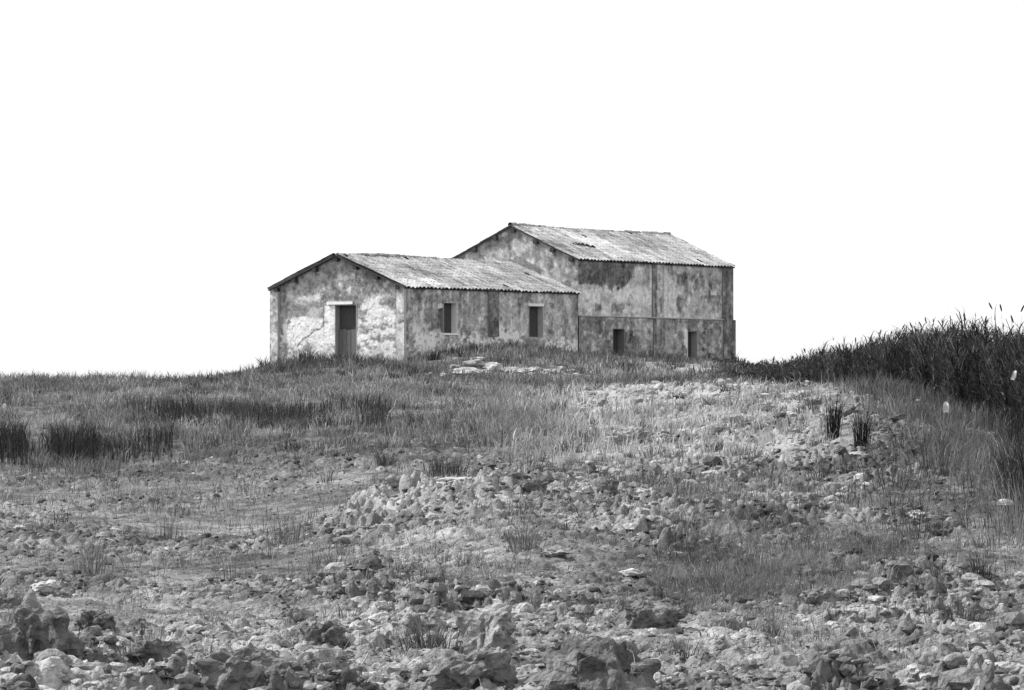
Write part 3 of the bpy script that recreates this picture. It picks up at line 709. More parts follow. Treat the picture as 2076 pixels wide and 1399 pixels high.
# ---- tall building
ZW2, ZR2 = 7.72, 9.36
tall = tag(empty('tall_farm_building', (TX, TY, 3.0)), 'taller two storey farm block with stained front, dark doorways and a gap in its tiles', 'building')
ZC = tall_front(1172, 641)[1]
D1 = win(tall_front, 1241, 1263, 668, 722); D2 = win(tall_front, 1392, 1411, 673, 728)
def p_tfront(s, z):
    p = Paint(s, z, tall_front, .58, 23)
    p.mottle(.10, 1.2, k=1); p.mottle(.07, 5, k=2); p.mottle(.05, 12, k=5); p.streaks(.09, 4)
    p.box(1180, 1322, 575, 632, .66, .15, .8); p.ell(1235, 1275, 580, 612, .70, .1, .7)
    p.poly([(1168, 520), (1286, 536), (1281, 566), (1262, 588), (1242, 592), (1212, 579), (1168, 577)], .345, .09)
    p.box(1172, 1325, 524, 540, .45, .03, .6)
    p.box(1205, 1221, 614, 634, .42, .05); p.box(1240, 1268, 613, 634, .45, .06); p.box(1186, 1196, 606, 616, .45, .04)
    p.box(1268, 1322, 612, 640, .52, .1, .7); p.ell(1304, 1322, 600, 624, .72, .08, .6)
    p.box(1346, 1380, 548, 632, .64, .12, .8); p.box(1372, 1464, 544, 640, .54, .12, .7)
    for a in ((1352, 1374, 548, 562), (1366, 1394, 552, 582), (1395, 1412, 552, 566), (1385, 1400, 566, 610), (1408, 1430, 560, 590), (1436, 1460, 560, 580), (1418, 1440, 595, 612), (1440, 1462, 590, 620), (1390, 1404, 626, 634), (1408, 1418, 626, 642)):
        p.ell(*a, .41, .12, .8)
    p.ell(1372, 1390, 580, 602, .72, .1, .7); p.ell(1388, 1408, 610, 622, .70, .1, .6); p.spots(.38, 3.5, 3.5, .58, .8, 8, (1365, 1465, 545, 640)); p.spots(.74, 3, 3, .62, .7, 9, (1180, 1465, 575, 640))
    # ground floor
    
    lowz = z < ZC
    q = Paint(s, z, tall_front, .425, 29); q.mottle(.13, 1.5, k=1); q.mottle(.11, 5, k=2); q.mottle(.06, 12, k=5); q.streaks(.12, 4)
    q.box(1172, 1240, 646, 712, .40, .15, .7); q.box(1285, 1320, 650, 690, .54, .15, .7); q.box(1345, 1392, 655, 720, .53, .15, .7); q.box(1395, 1462, 650, 668, .38, .08, .8); q.box(1425, 1462, 665, 712, .46, .1, .7)
    q.ell(1288, 1306, 640, 655, .68, .08, .8); q.ell(1284, 1294, 668, 680, .68, .06, .8); q.box(1384, 1392, 665, 722, .80, .02, .85); q.ell(1194, 1208, 690, 712, .56, .1, .7)
    q.spots(.36, 2.5, 2.5, .64, .7, 3); q.spots(.62, 4, 4, .68, .6, 4); q.box(1172, 1470, 642, 646, .40, .02, .7)
    p.d = np.where(lowz, q.d, p.d)
    p.crisp = .05
    return p.albedo(EF)
def p_tgable(s, z):
    p = Paint(s, z, tall_gable, .61, 33)
    p.mottle(.15, 1.3, k=1); p.mottle(.14, 5, k=2); p.streaks(.12, 4, .5)
    for a in ((1030, 1042, 520, 530), (1044, 1056, 518, 530), (1074, 1086, 526, 536), (1120, 1134, 530, 545), (1066, 1074, 524, 532)): p.ell(*a, .80, .08, .9)
    for u, v in ((1088, 488), (1122, 503), (1160, 520)): p.box(u - 4, u + 8, v, v + 28, .50, .06, .7)  # painted shadow streaks below the purlin ends
    p.line([(1048, 528), (1080, 545), (1120, 566), (1150, 578)], .22, .46, .85)
    p.ell(1095, 1160, 540, 575, .68, .2, .6); p.ell(1000, 1020, 478, 505, .5, .2, .6)
    p.box(1166, 1174, 530, 600, .52, .03, .5)
    return p.albedo(EG)
def build_tall():
    mb = MB(); flat = lambda s: np.full(np.shape(s), ZW2); gt = gable_top(ZW2, ZR2, WID / 2)
    rel = lambda s, z: np.where(z < ZC, .07, 0.) - .014 * sstep(.47, .56, fbm(s * 2.2 + 23, z * 2.2, 4, 23)) - .012 * fbm(s * 12, z * 12, 2, 6)
    sheet(mb, (TX, TY), L2, NF, LEN2, ZB, flat, [D1, D2], .045, p_tfront, rel)
    sheet(mb, (TX, TY), G2, NG, WID, ZB, gt, [], .05, p_tgable, lambda s, z: -.02 * fbm(s * 5, z * 5, 3, 8))
    shell_rest(mb, TX, TY, LEN2, ZB, ZW2, ZR2, [D1, D2], [])
    # upper floor inside
    a = np.array([TX, TY, ZC + .1]) + np.array([LX, LY, 0]) * WT + np.array([GX, GY, 0]) * WT
    mb.box(a, np.array([LX, LY, 0]) * (LEN2 - 2 * WT), np.array([GX, GY, 0]) * (WID - 2 * WT), (0, 0, .12), .12)
    place(mb.build('wall', M_PLASTER, tall), tall)
    def A(d, E=EF): return float(lin(d)) / E
    def strip(name, u0, u1, za, zb_, prot, fn, ext=0):
        m = MB(); s0, s1 = tall_front(u0, 600)[0], tall_front(u1, 600)[0] + ext
        sheet(m, (TX + LX * s0 + NF[0] * prot, TY + LY * s0 + NF[1] * prot), L2, NF, s1 - s0, za, lambda s: np.full(np.shape(s), zb_), [], .05, lambda s, z: fn(s + s0, z))
        nf = np.array([NF[0], NF[1], 0])
        for ss in (s0, s1):
            a = np.array([TX + LX * ss, TY + LY * ss, 0]) - nf * .1
            m.add([a + (0, 0, za), a + nf * (prot + .1) + (0, 0, za), a + nf * (prot + .1) + (0, 0, zb_), a + (0, 0, zb_)], [(0, 1, 2, 3)], .2)
        a = np.array([TX + LX * s0, TY + LY * s0, zb_]); b = np.array([LX, LY, 0]) * (s1 - s0)
        m.add([a, a + nf * prot, a + nf * prot + b, a + b], [(0, 1, 2, 3)], .25)
        return place(m.build(name, M_PLASTER, tall), tall)
    def f_mid(s, z):
        p = Paint(s, z, tall_front, .55, 37); p.mottle(.1, 3, k=1); p.streaks(.1, 6); p.box(1320, 1331, 530, 650, .40, .05); p.box(1334, 1342, 600, 636, .42, .06, .8); p.ell(1330, 1338, 612, 640, .72, .05, .8); return p.albedo(EF)
    def f_mid_low(s, z):
        p = Paint(s, z, tall_front, .43, 38); p.mottle(.1, 3, k=1); p.streaks(.12, 6); p.ell(1326, 1334, 640, 660, .72, .05, .7); return p.albedo(EF)
    def f_cor(s, z):
        p = Paint(s, z, tall_front, .37, 39); p.mottle(.08, 3, k=1); p.streaks(.08, 6); p.box(1478, 1488, 590, 640, .52, .04, .7); return p.albedo(EF)
    strip('pilaster', 1322, 1345, ZC, ZW2 - .01, .055, f_mid)
    strip('pilaster', 1322, 1345, ZB, ZC - .01, .11, f_mid_low)
    strip('pilaster', 1464, 1485, ZC, ZW2 - .01, .055, f_cor)
    strip('pilaster', 1464, 1485, ZB, ZC + .02, .12, f_cor, .12)
    m = MB(); m.box(np.array([TX, TY, ZC]) + np.array([NF[0], NF[1], 0]) * -.02, np.array([LX, LY, 0]) * (LEN2 - .9), np.array([NF[0], NF[1], 0]) * .12, (0, 0, .05), A(.50))
    place(m.build('string_course', M_PLASTER, tall), tall)
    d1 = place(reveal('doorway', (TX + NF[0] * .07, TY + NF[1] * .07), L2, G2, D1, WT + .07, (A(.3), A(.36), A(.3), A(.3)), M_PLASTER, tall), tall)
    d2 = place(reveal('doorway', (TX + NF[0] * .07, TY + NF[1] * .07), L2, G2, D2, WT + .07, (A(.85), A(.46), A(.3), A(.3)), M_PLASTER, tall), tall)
    boards('door_boards', (TX, TY), L2, G2, D1, .3, .06, d1); boards('door_boards', (TX, TY), L2, G2, D2, .3, .055, d2)
    # roof, with the hole fallen in near the gable
    half = WID / 2; run = math.hypot(half, ZR2 - ZW2)
    def on_roof(u, v):
        d = np.array([(u - CX) / F, 1, (CY - v) / F]); o = np.array([0, 0, H]); Lv = np.array([LX, LY, 0])
        up = (np.array([GX, GY, 0]) * half + (0, 0, ZR2 - ZW2)) / run; n = np.cross(Lv, up); b = np.array([TX, TY, ZW2]) + n * .1
        p = o + d * ((b - o) @ n) / (d @ n) - b
        return p @ Lv, p @ up
    (ha, hb), (hc, hd), (hm, hn) = on_roof(1160, 492), on_roof(1212, 500), on_roof(1187, 496)
    def hole(s, t):
        n = fbm(s * 4, t * 4, 3, 77) - .5
        return (np.hypot((s - hm) / (abs(hc - ha) * .52), (t - hn - (s - hm) * (hd - hb) / (hc - ha) * .6) / .26) + n * .5) < 1
    rm = MB()
    roof_slopes(rm, TX, TY, LEN2, ZW2, ZR2, -.17, LEN2 + .12, .17, .12, 53, hole, rag=.10,
                patches=((9.5, 3.2, 2.5, 1.4, -.10), (4.5, 2.6, 2.6, 1.2, .16), (11, 1.0, 3, 1.0, .08), (.4, 1.2, 1.0, 1.8, -.10), (2.0, .7, 1.8, .6, -.08)), sag=.045)
    rf = place(rm.build('roof', M_TILE, tall), tall)
    ridge_tiles(TX, TY, ZR2, -.16, LEN2 + .05, 5, rf)
    for w in [tall_gable(u, v)[0] for u, v in ((1160, 520), (1122, 503), (1088, 487), (1042, 462), (1006, 487), (964, 510))]:
        place(purlin(w, float(gt(np.array([w]))[0]) - .05, TX, TY, .15, tall, .22), tall)
build_tall()

# ------------------------------------------------------------------ grass, reeds, weeds
def blades(x, y, z, h, w, lean, tone, phi=None, dirn=None):
    """arched blades: five corners each"""
    n = len(x); ph = R.uniform(0, 6.283, n) if phi is None else phi; a = R.uniform(0, 6.283, n) if dirn is None else dirn
    dx, dy = np.cos(a), np.sin(a); wx, wy = np.cos(ph) * w / 2, np.sin(ph) * w / 2
    b = np.c_[x, y, z]; mid = b + np.c_[dx * lean * .3 * h, dy * lean * .3 * h, .55 * h]; tip = b + np.c_[dx * lean * h, dy * lean * h, h * (1 - .25 * lean)]
    W = np.c_[wx, wy, 0 * wx]
    co = np.stack([b - W, b + W, mid - W * .8, mid + W * .8, tip], 1).reshape(-1, 3)
    k = np.arange(n)[:, None] * 5
    tri = np.stack([k + np.array([[0, 1, 3]]), k + np.array([[0, 3, 2]]), k + np.array([[2, 3, 4]])], 1).reshape(-1, 3)
    return co, tri, np.repeat(tone, 5)
def blade_obj(name, parts, mat, parent=None):
    co = []; tr = []; t = []; k = 0
    for c, f, q in parts:
        co.append(c); tr.append(f + k); t.append(q); k += len(c)
    return obj(name, mesh_np(name, np.concatenate(co), np.concatenate(tr), np.concatenate(t), False), mat, parent)
def sample(n, d0, d1, dens, u0=-300, u1=2380):
    u = R.uniform(u0, u1, n); D = np.exp(R.uniform(math.log(d0), math.log(d1), n)); x = (u - CX) / F * D
    keep = R.uniform(size=n) < dens(u, D, x, D)
    return u[keep], D[keep], x[keep]
def in_house(x, y):
    px, py = x - X0, y - Y0; s = px * LX + py * LY; w = px * GX + py * GY
    return (s > -.35) & (s < LEN1 + LEN2 + .2) & (w > -.12) & (w < WID + .1)
def turf(name, label, n, d0, d1, dens, hf, tf, wpx=.95, lean=(.1, .9), mat=None):
    u, D, x = sample(n, d0, d1, dens); ok = ~in_house(x, D) & (R.uniform(size=len(u)) > np.maximum(.93 * sb(u, D, 930, 1100, 145, 150, 10, .004), .9 * np.maximum(sb(u, D, 1310, 1480, 154.5, 166, 18, .005), sb(u, D, 1090, 1215, 144, 151, 20, .005)))); u, D, x = u[ok], D[ok], x[ok]
    z = ground(x, D, False) - .02
    h = hf(u, D, x) * R.uniform(.5, 1.25, len(x)); w = np.maximum(.004, wpx * D / F * 2.0) * R.uniform(.6, 1.3, len(x))
    t = lin(np.clip(tf(u, D, x) + R.normal(size=len(x)) * .05, .08, .9))
    o = blade_obj(name, [blades(x, D, z, h, w, R.uniform(*lean, len(x)), t)], mat or M_GRASS)
    return tag(o, label, 'grass', kind='stuff')
def clump(x, y, a, b, sd, f=.5): return sstep(a, b, fbm(x * f, y * f * .35, 3, sd))
# field grass between the bare soil and the farm
turf('field_grass', 'wild grass covering the rising field below the farm', 260000, 52, 172,
     lambda u, D, x, y: np.clip(sb(u, D, -900, 1150, 80, 175, 60, .16) * (.08 + .88 * clump(x, y, .40, .62, 101, .9)) + .6 * sb(u, D, 1000, 1800, 124, 180, 60, .02) + .16 * sb(u, D, 1000, 1600, 60, 100, 80, .06) + .06 * sb(u, D, 1000, 1660, 96, 126, 80, .03), 0, 1),
     lambda u, D, x: (.20 + .18 * clump(x, D, .35, .7, 103, .9) + .06 * sstep(120, 160, D)) * R.choice([.6, 1., 1.25], len(x)),
     lambda u, D, x: .50 + .24 * (fbm(x * .5, D * .18, 3, 105) - .5) * 2 + .18 * (R.uniform(size=len(u)) < .12) + .14 * sb(u, D, 1100, 1650, 60, 126, 90, .05) - .06 * sb(u, D, -900, 640, 118, 170, 80, .05))
turf('bench_edge_grass', 'dark grass fringe along the upper edge of the pale bench', 16000, 124, 136,
     lambda u, D, x, y: sb(u, D, 1090, 1620, 126.5, 134, 40, .008), lambda u, D, x: .26 + .1 * clump(x, D, .4, .6, 171), lambda u, D, x: .38 + .12 * (fbm(x, D, 2, 173) - .5) * 2, lean=(.1, .6))
turf('skyline_weeds', 'ragged taller weeds along the crest of the left field', 1500, 146, 160,
     lambda u, D, x, y: sb(u, D, -900, 560, 140, 165, 20, .02) * clump(x, y, .45, .62, 107, 1.5),
     lambda u, D, x: .42 + .2 * vn(x * 1.2, D, 109), lambda u, D, x: .30 + 0 * u, wpx=1.0, lean=(.05, .5))
# dark tall grass banks
def bank(u, D):
    l = np.interp(u, [-300, 0, 120, 200, 340], [71, 71, 70, 71, 73]); a = (u < 350) * sstep(-.02, .02, np.log(D / l)) * (1 - sstep(.0, .10, np.log(D / l) - .07))
    l2 = np.interp(u, [240, 400, 600, 790], [92, 89, 86, 85]); b = sb(u, D, 265, 780, 60, 130, 25) * sstep(-.02, .02, np.log(D / l2)) * (1 - sstep(.0, .10, np.log(D / l2) - .06))
    return a * np.clip(1 - .85 * sb(u, D, 55, 100, 60, 90, 12) - .6 * sb(u, D, 205, 500, 60, 90, 15), .1, 1), b
turf('bank_grass', 'dark tall grass standing in thick bands across the field', 160000, 62, 108,
     lambda u, D, x, y: np.clip(sum(bank(u, D)), 0, 1) * (.22 + .78 * clump(x, y, .36, .6, 111, .7)),
     lambda u, D, x: (.50 + .22 * bank(u, D)[0]) * (.55 + .6 * clump(x, D, .3, .65, 115, .8)), lambda u, D, x: .27 + .14 * (fbm(x * .8, D * .3, 2, 113) - .5) - .07 * bank(u, D)[0], lean=(.05, .35))
# thin young blades on the bare soil
turf('sparse_grass', 'thin scattered blades growing through the bare soil', 46000, 24, 76,
     lambda u, D, x, y: np.clip(.8 * sb(u, D, -900, 1150, 42, 78, 60, .1) * (.12 + .88 * clump(x, y, .42, .62, 121, 1.1)) + .3 * sb(u, D, -900, 3000, 26, 66, 60, .1) * clump(x, y, .5, .7, 123, .7), 0, 1),
     lambda u, D, x: .20 + 0 * u, lambda u, D, x: .42 + .24 * (R.uniform(size=len(u)) < .2), wpx=.6)
SLOPE = [(34000, 25, 37, 1250, 1960, lambda u, D, x, y: .95 * sb(u, D, 1350, 1860, 26.5, 35.5, 50, .04) * (.25 + .75 * clump(x, y, .38, .6, 131, 1.2)), .15, .44),
 (32000, 38, 84, 1120, 1900, lambda u, D, x, y: .9 * clump(x, y, .53, .66, 133, 1.4), .20, .47),
 (26000, 24, 46, 700, 2100, lambda u, D, x, y: .9 * clump(x, y, .54, .68, 135, 1.8), .13, .44),
 (14000, 18, 30, 1300, 2330, lambda u, D, x, y: .9 * clump(x, y, .54, .68, 137, 1.8), .10, .40),
 (9000, 17, 28, -250, 1300, lambda u, D, x, y: .8 * clump(x, y, .60, .72, 138, 1.8), .10, .42)]
def slope_grass():
    pts = []
    for n, d0, d1, u0, u1, dens, h, t in SLOPE:
        u, D, x = sample(n, d0, d1, dens, u0, u1); z = ground(x, D, False) - .015; k = len(x)
        tt = lin(np.clip(t + .22 * (fbm(x * 1.5, D * .7, 2, 139) - .5) * 2 + R.normal(size=k) * .06 + .25 * (R.uniform(size=k) < .06), .1, .9))
        pts.append(blades(x, D, z, h * R.uniform(.4, 1.3, k), np.maximum(.0035, .5 * D / F * 2) * R.uniform(.6, 1.3, k), R.uniform(.1, .9, k), tt))
    tag(blade_obj('slope_grass', pts, M_GRASS), 'grass patches spreading over the ploughed slope and spoil ridge', 'grass', kind='stuff')
slope_grass()
def weed_clumps():
    pts = []
    for n, d0, d1, u0, u1, dens, hh, t0, per in [
        (620, 66, 158, -300, 1150, lambda u, D, x, y: .9 + 0 * u, .36, .42, 70), (190, 40, 70, -300, 1100, lambda u, D, x, y: .8 * clump(x, y, .42, .6, 181, .8), .24, .42, 26),
        (280, 38, 97, 1050, 1850, lambda u, D, x, y: .9 * clump(x, y, .40, .6, 183, .9), .26, .40, 60), (260, 24, 42, 650, 2050, lambda u, D, x, y: .9 * clump(x, y, .42, .6, 185, 1.2), .17, .40, 45),
        (70, 97, 126, 1080, 1680, lambda u, D, x, y: .9 + 0 * u, .26, .42, 40), (130, 33, 90, 1780, 2330, lambda u, D, x, y: .9 + 0 * u, .5, .36, 70), (80, 17.5, 27, -250, 2330, lambda u, D, x, y: .8 + 0 * u, .14, .38, 36), (150, 140, 166, 500, 1500, lambda u, D, x, y: .9 + 0 * u, .48, .37, 60)]:
        u, D, x = sample(n, d0, d1, dens, u0, u1); ok = ~in_house(x, D) & (sb(u, D, 890, 1120, 141, 152, 8, .005) < .3); x, D = x[ok], D[ok]
        for cx, cy in zip(x, D):
            k = max(8, int(per * R.uniform(.4, 1.4))); r = hh * R.uniform(.35, .9); q = R.normal(size=(k, 2)) * r * .5; h = hh * R.uniform(.5, 1.35)
            t = t0 + R.normal() * .09; bx, by = cx + q[:, 0], cy + q[:, 1]
            pts.append(blades(bx, by, ground(bx, by, False) - .02, h * R.uniform(.4, 1.1, k), np.maximum(.004, .6 * cy / F * 2) * R.uniform(.6, 1.6, k), R.uniform(.1, .9, k), lin(np.clip(t + R.normal(size=k) * .06 + .2 * (R.uniform(size=k) < .07), .1, .85)), dirn=np.arctan2(q[:, 1], q[:, 0]) + R.normal(size=k) * .6))
    tag(blade_obj('weed_clumps', pts, M_GRASS), 'rough clumps of weeds and dry grass dotted all over the field', 'weeds', kind='stuff')
weed_clumps()
# ditch side
turf('ditch_grass', 'long grass on the ditch side beside the reeds', 90000, 33, 92,
     lambda u, D, x, y: (.25 + .75 * sstep(35, 46, D)) * np.maximum(.35 + .65 * clump(x, y, .38, .6, 145, 1.0), .95 * (u > 2025)) * sstep(-70, 70, u - np.interp(np.log(D), np.log([30, 37, 45, 55, 65, 76, 90]), [2090, 2000, 1950, 1880, 1815, 1750, 1690])),
     lambda u, D, x: .30 + .2 * clump(x, D, .4, .7, 141) + .30 * sb(u, D, 2050, 3000, 37.5, 58, 35, .05), lambda u, D, x: .45 + .12 * (fbm(x * .9, D * .4, 2, 143) - .5) * 2 - .25 * sb(u, D, 2025, 3000, 36, 60, 40), lean=(.1, .5))
turf('yard_weeds', 'rank weeds growing against the foot of the farm walls', 34000, 136, 174,
     lambda u, D, x, y: np.clip(.9 * sb(u, D, 535, 815, 150, 166, 20, .02) + .7 * sb(u, D, 820, 1180, 155, 165, 20, .01) + .5 * sb(u, D, 800, 1220, 136, 157, 30, .01) + .35 * sb(u, D, 1180, 1500, 155, 180, 30, .02) + .8 * sb(u, D, 440, 560, 146, 172, 25, .02), 0, 1),
     lambda u, D, x: .34 + .22 * sb(u, D, 530, 800, 140, 175, 20) * clump(x, D, .4, .65, 151), lambda u, D, x: .40 - .07 * sb(u, D, 430, 800, 140, 175, 20) + .08 * (fbm(x * .8, D * .5, 2, 153) - .5) * 2, lean=(.1, .6))
# the reed bed
def reed_bed():
    LU, LD = [1440, 1520, 1600, 1750, 1850, 1950, 2076, 2380], [150, 132, 115, 95, 85, 72, 61, 50]
    n = 19000
    u = 1440 + (2380 - 1440) * R.uniform(size=n) ** .85; l = np.interp(u, LU, LD); D = l * (1 + .30 * R.uniform(size=n) ** 1.3); x = (u - CX) / F * D
    z = ground(x, D, False)
    h = np.interp(u, [1440, 1520, 1600, 1750, 1850, 1950, 2076], [.15, .40, .80, 1.2, 1.55, 1.58, 1.62]) * R.uniform(.45, 1.0, n) * (.50 + .62 * fbm(x * .8, D * .3, 2, 161) + .44 * fbm(x * 2.6, D * .5, 2, 163))
    t = lin(np.clip(.22 + .05 * R.normal(size=n) + .26 * (fbm(x * 1.3, D * .5, 3, 165) - .5) + .22 * (R.uniform(size=n) < .06), .1, .6))
    w = np.maximum(.012, .45 * D / F * 2)
    ln = R.uniform(.02, .22, n); a = R.uniform(0, 6.283, n)
    parts = [blades(x, D, z - .05, h, w, ln, t, dirn=a)]
    for k in range(6):
        f = R.uniform(.25, 1.0, n); zz = z + f * h * .9; xx = x + np.cos(a) * ln * h * f ** 2; yy = D + np.sin(a) * ln * h * f ** 2
        parts.append(blades(xx, yy, zz, h * R.uniform(.14, .30, n), w * R.uniform(1.4, 2.8, n), R.uniform(.4, 1.5, n), t * R.uniform(.8, 1.4, n)))
    m = R.uniform(size=n) < .16; mk = int(m.sum())                 # feathery heads
    for k in range(4):
        zz = z[m] + h[m] * R.uniform(.84, .97, mk); xx = x[m] + np.cos(a[m]) * ln[m] * h[m] * .9; yy = D[m] + np.sin(a[m]) * ln[m] * h[m] * .9
        parts.append(blades(xx, yy, zz, R.uniform(.10, .24, mk), w[m] * 1.6, R.uniform(.2, .9, mk), lin(np.clip(.30 + .1 * R.normal(size=mk), .12, .6))))
    o = blade_obj('reed_bed', parts, M_REED)
    tag(o, 'dense dark bed of reeds along the ditch, taller towards the picture edge', 'reeds', kind='stuff')
reed_bed()
def reed_stalk(u, vtop, D, k):
    x = (u - CX) / F * D; z0 = gz(x, D); zt = H + (CY - vtop) / F * D; h = zt - z0
    root = tag(empty('reed_stalk', (x, D, z0)), 'single tall reed stalk with dark seed head rising above the reed bed against the sky', 'reed', 'reed stalks rising above the reed bed')
    one = np.array([0.]); a = np.array([R.uniform(0, 6.283)])
    ln = np.array([R.uniform(.03, .12)])
    obj('stem', blade_obj('stem', [blades(one, one, one - .05, np.array([h]), np.array([.03]), ln, np.array([.08]), np.array([.3]), a), blades(one, one, one - .05, np.array([h]), np.array([.03]), ln, np.array([.08]), np.array([1.8]), a)], M_REED).data, M_REED, root)
    bpy.data.objects.remove([o for o in COL.objects if o.name.startswith('stem') and o.parent is None][0])
    v, f = ICO[2]; p = v * (.018, .018, .085); tl = R.uniform(-.5, .5); p = np.c_[p[:, 0] * math.cos(tl) + p[:, 2] * math.sin(tl), p[:, 1], -p[:, 0] * math.sin(tl) + p[:, 2] * math.cos(tl)]
    o = obj('seed_head', mesh_np('seed_head', p + (float(np.cos(a[0]) * ln[0] * h), float(np.sin(a[0]) * ln[0] * h), h * (1 - .25 * ln[0]) - .02), f, np.full(len(v), .05), True), M_REED, root)
for k, (u, vt, D) in enumerate([(1629, 702, 118), (1638, 700, 116), (1738, 680, 100), (1790, 662, 98), (1812, 664, 94), (1826, 652, 94), (1846, 648, 92), (1870, 645, 90), (1886, 638, 88), (1958, 632, 80), (1988, 634, 78), (2021, 606, 74), (2044, 608, 73), (2056, 612, 72), (2070, 632, 70)]):
    reed_stalk(u, vt + 7, D, k)

def tuft(name, label, cat, u, v, wpx, hpx, n, d, lean=(.1, .7), group=None, wid=.6, mat=None, D=None):
    x, y, z = hit(u, v)
    if D is not None: y = D; x = (u - CX) / F * D
    z = gz(x, y)
    r = wpx / F * y / 2; h = hpx / F * y
    q = R.normal(size=(n, 2)) * r * .36
    zz = ground(x + q[:, 0], y + q[:, 1], False) - z - .02
    t = lin(np.clip(d + R.normal(size=n) * .06, .1, .9))
    dr = np.arctan2(q[:, 1], q[:, 0]) + R.normal(size=n) * .6
    o = blade_obj(name, [blades(q[:, 0], q[:, 1], zz, h * R.uniform(.5, 1.1, n), np.maximum(.004, wid * y / F * 2) * R.uniform(.6, 1.3, n), R.uniform(*lean, n), t, dirn=dr)], mat or M_GRASS)
    o.location = (x, y, z)
    return tag(o, label, cat, group)
GT = 'grass tufts on the field'
for lab, u, v, w, h, n, d, ln in [
 ('loose fan of thin grass on bare soil near the left edge', 185, 1172, 90, 96, 70, .40, (.1, .45)),
 ('narrow grass tuft with a bent stalk left of the fan of curving furrows', 342, 1096, 50, 74, 45, .40, (.05, .4)),
 ('small grass tuft with a sideways blade on bare soil above the white flake', 468, 1178, 60, 84, 36, .38, (.05, .6)),
 ('loose row of grass blades at the left foot of the middle mound', 590, 1098, 100, 74, 80, .42, (.05, .4)),
 ('dense dark grass clump in front of the tall cracked clod', 868, 1325, 150, 92, 260, .30, (.2, .9)),
 ('dark grass clump right behind the white tabular stone', 905, 972, 96, 60, 240, .28, (.1, .6)),
 ('dark grass clump left of the white tabular stone', 785, 946, 60, 46, 130, .32, (.1, .6)),
 ('dark forked tall tuft on the spoil ridge, the taller of two', 1690, 888, 40, 112, 150, .17, (.03, .35)),
 ('dark tall tuft on the spoil ridge, the lower of two', 1746, 912, 36, 104, 150, .18, (.03, .35)),
 ('dark blurred tuft below the two tall dark tufts', 1718, 965, 60, 46, 130, .30, (.1, .5)),
 ('dark spiky tuft at the right side above the long dark grass clump', 1985, 1192, 66, 56, 150, .26, (.1, .5)),
 ('long low dark grass clump near the lower right corner', 1945, 1266, 170, 62, 320, .30, (.1, .7)),
 ('dark tuft beside the smaller spiky tuft at the right side', 1905, 1184, 60, 40, 110, .34, (.1, .6)),
 ('round dark tuft at the right end of the dark grass band', 842, 870, 54, 42, 150, .28, (.1, .5)),
 ('grass tuft with broad blades low on the left of the mound', 772, 1182, 40, 70, 34, .36, (.05, .5)),
 ('single dark upright stem left of the broad bladed tuft', 705, 1224, 4, 62, 10, .36, (.02, .15)),
 ('soft grass tuft on the slope below the middle mound', 1060, 1118, 90, 70, 140, .40, (.1, .7)),
 ('small dark tuft among the clods at the lower left', 288, 1284, 24, 48, 30, .22, (.02, .3)),
 ('small dark tuft on the field before the rubble heap', 1138, 796, 14, 26, 40, .30, (.05, .4)),
 ('dark grass clump on the mid field right of the round tuft', 1300, 884, 60, 30, 110, .36, (.1, .6)),
 ('dark tuft beside the pale peaked clod below the grass patch', 1690, 1262, 40, 50, 60, .28, (.1, .4)),
 ('dark grass clump beside the pale flat topped clod', 1560, 1296, 70, 50, 120, .30, (.1, .8)),
 ('curved dry grass tuft on the broad dark clod at the bottom edge', 420, 1330, 50, 60, 26, .50, (.1, .7)),
]:
    tuft('grass_tuft', lab, 'grass tuft', u, v, w, h, n, d, ln, GT)
for lab, u, v, w, h, n, d, D in [
 ('dark bushy weed against the gable wall left of the doorway', 621, 738, 34, 40, 120, .34, 156.5),
 ('dark weed clump against the foot of the gable by the doorway', 700, 742, 60, 26, 160, .34, 156),
 ('pointed dark weed at the far left corner of the gable', 536, 756, 20, 36, 60, .28, 158),
 ('bare twiggy weed at the right end of the tall building', 1489, 732, 12, 40, 10, .16, 178),
 ('short twiggy weed on the bank right of the tall building', 1503, 738, 12, 22, 10, .16, 176)]:
    tuft('weed', lab, 'weed', u, v, w, h, n, d, (.1, .6), 'weeds around the farm walls', .8, None, D)
for lab, u, h, w, n, d in [
 ('dark upright stalk on the left skyline, thinnest there', 43, 18, 5, 8, .16), ('slanting dark stalk on the left skyline beside a pale bush', 67, 20, 7, 9, .2),
 ('pale feathery bush on the left skyline next to the slanting stalk', 80, 14, 14, 40, .72), ('pale wispy bush on the left skyline, middle one', 172, 14, 14, 24, .8),
 ('faint pale sprig on the skyline between two wispy bushes', 210, 20, 8, 14, .82), ('round pale bush on the left skyline nearest the farm', 287, 18, 18, 60, .76)]:
    tuft('skyline_plant', lab, 'plant', u, 766, w, h + 8, n, d, (.05, .5), 'plants on the skyline of the field', .7, None, 157)

def dry_litter():
    u, D, x = sample(5200, 17, 75, lambda u, D, x, y: .25 + .75 * clump(x, y, .4, .6, 191, 1.0)); k = len(x)
    tag(blade_obj('dry_stalks', [blades(x, D, ground(x, D, False) + .01, R.uniform(.05, .16, k), np.maximum(.003, .32 * D / F * 2) * R.uniform(.7, 1.3, k), R.uniform(.9, 1.8, k), lin(np.clip(.62 + .12 * R.normal(size=k), .25, .85)))], M_GRASS), 'dry pale stalks and grass litter lying among the clods', 'dry grass', kind='stuff')
dry_litter()
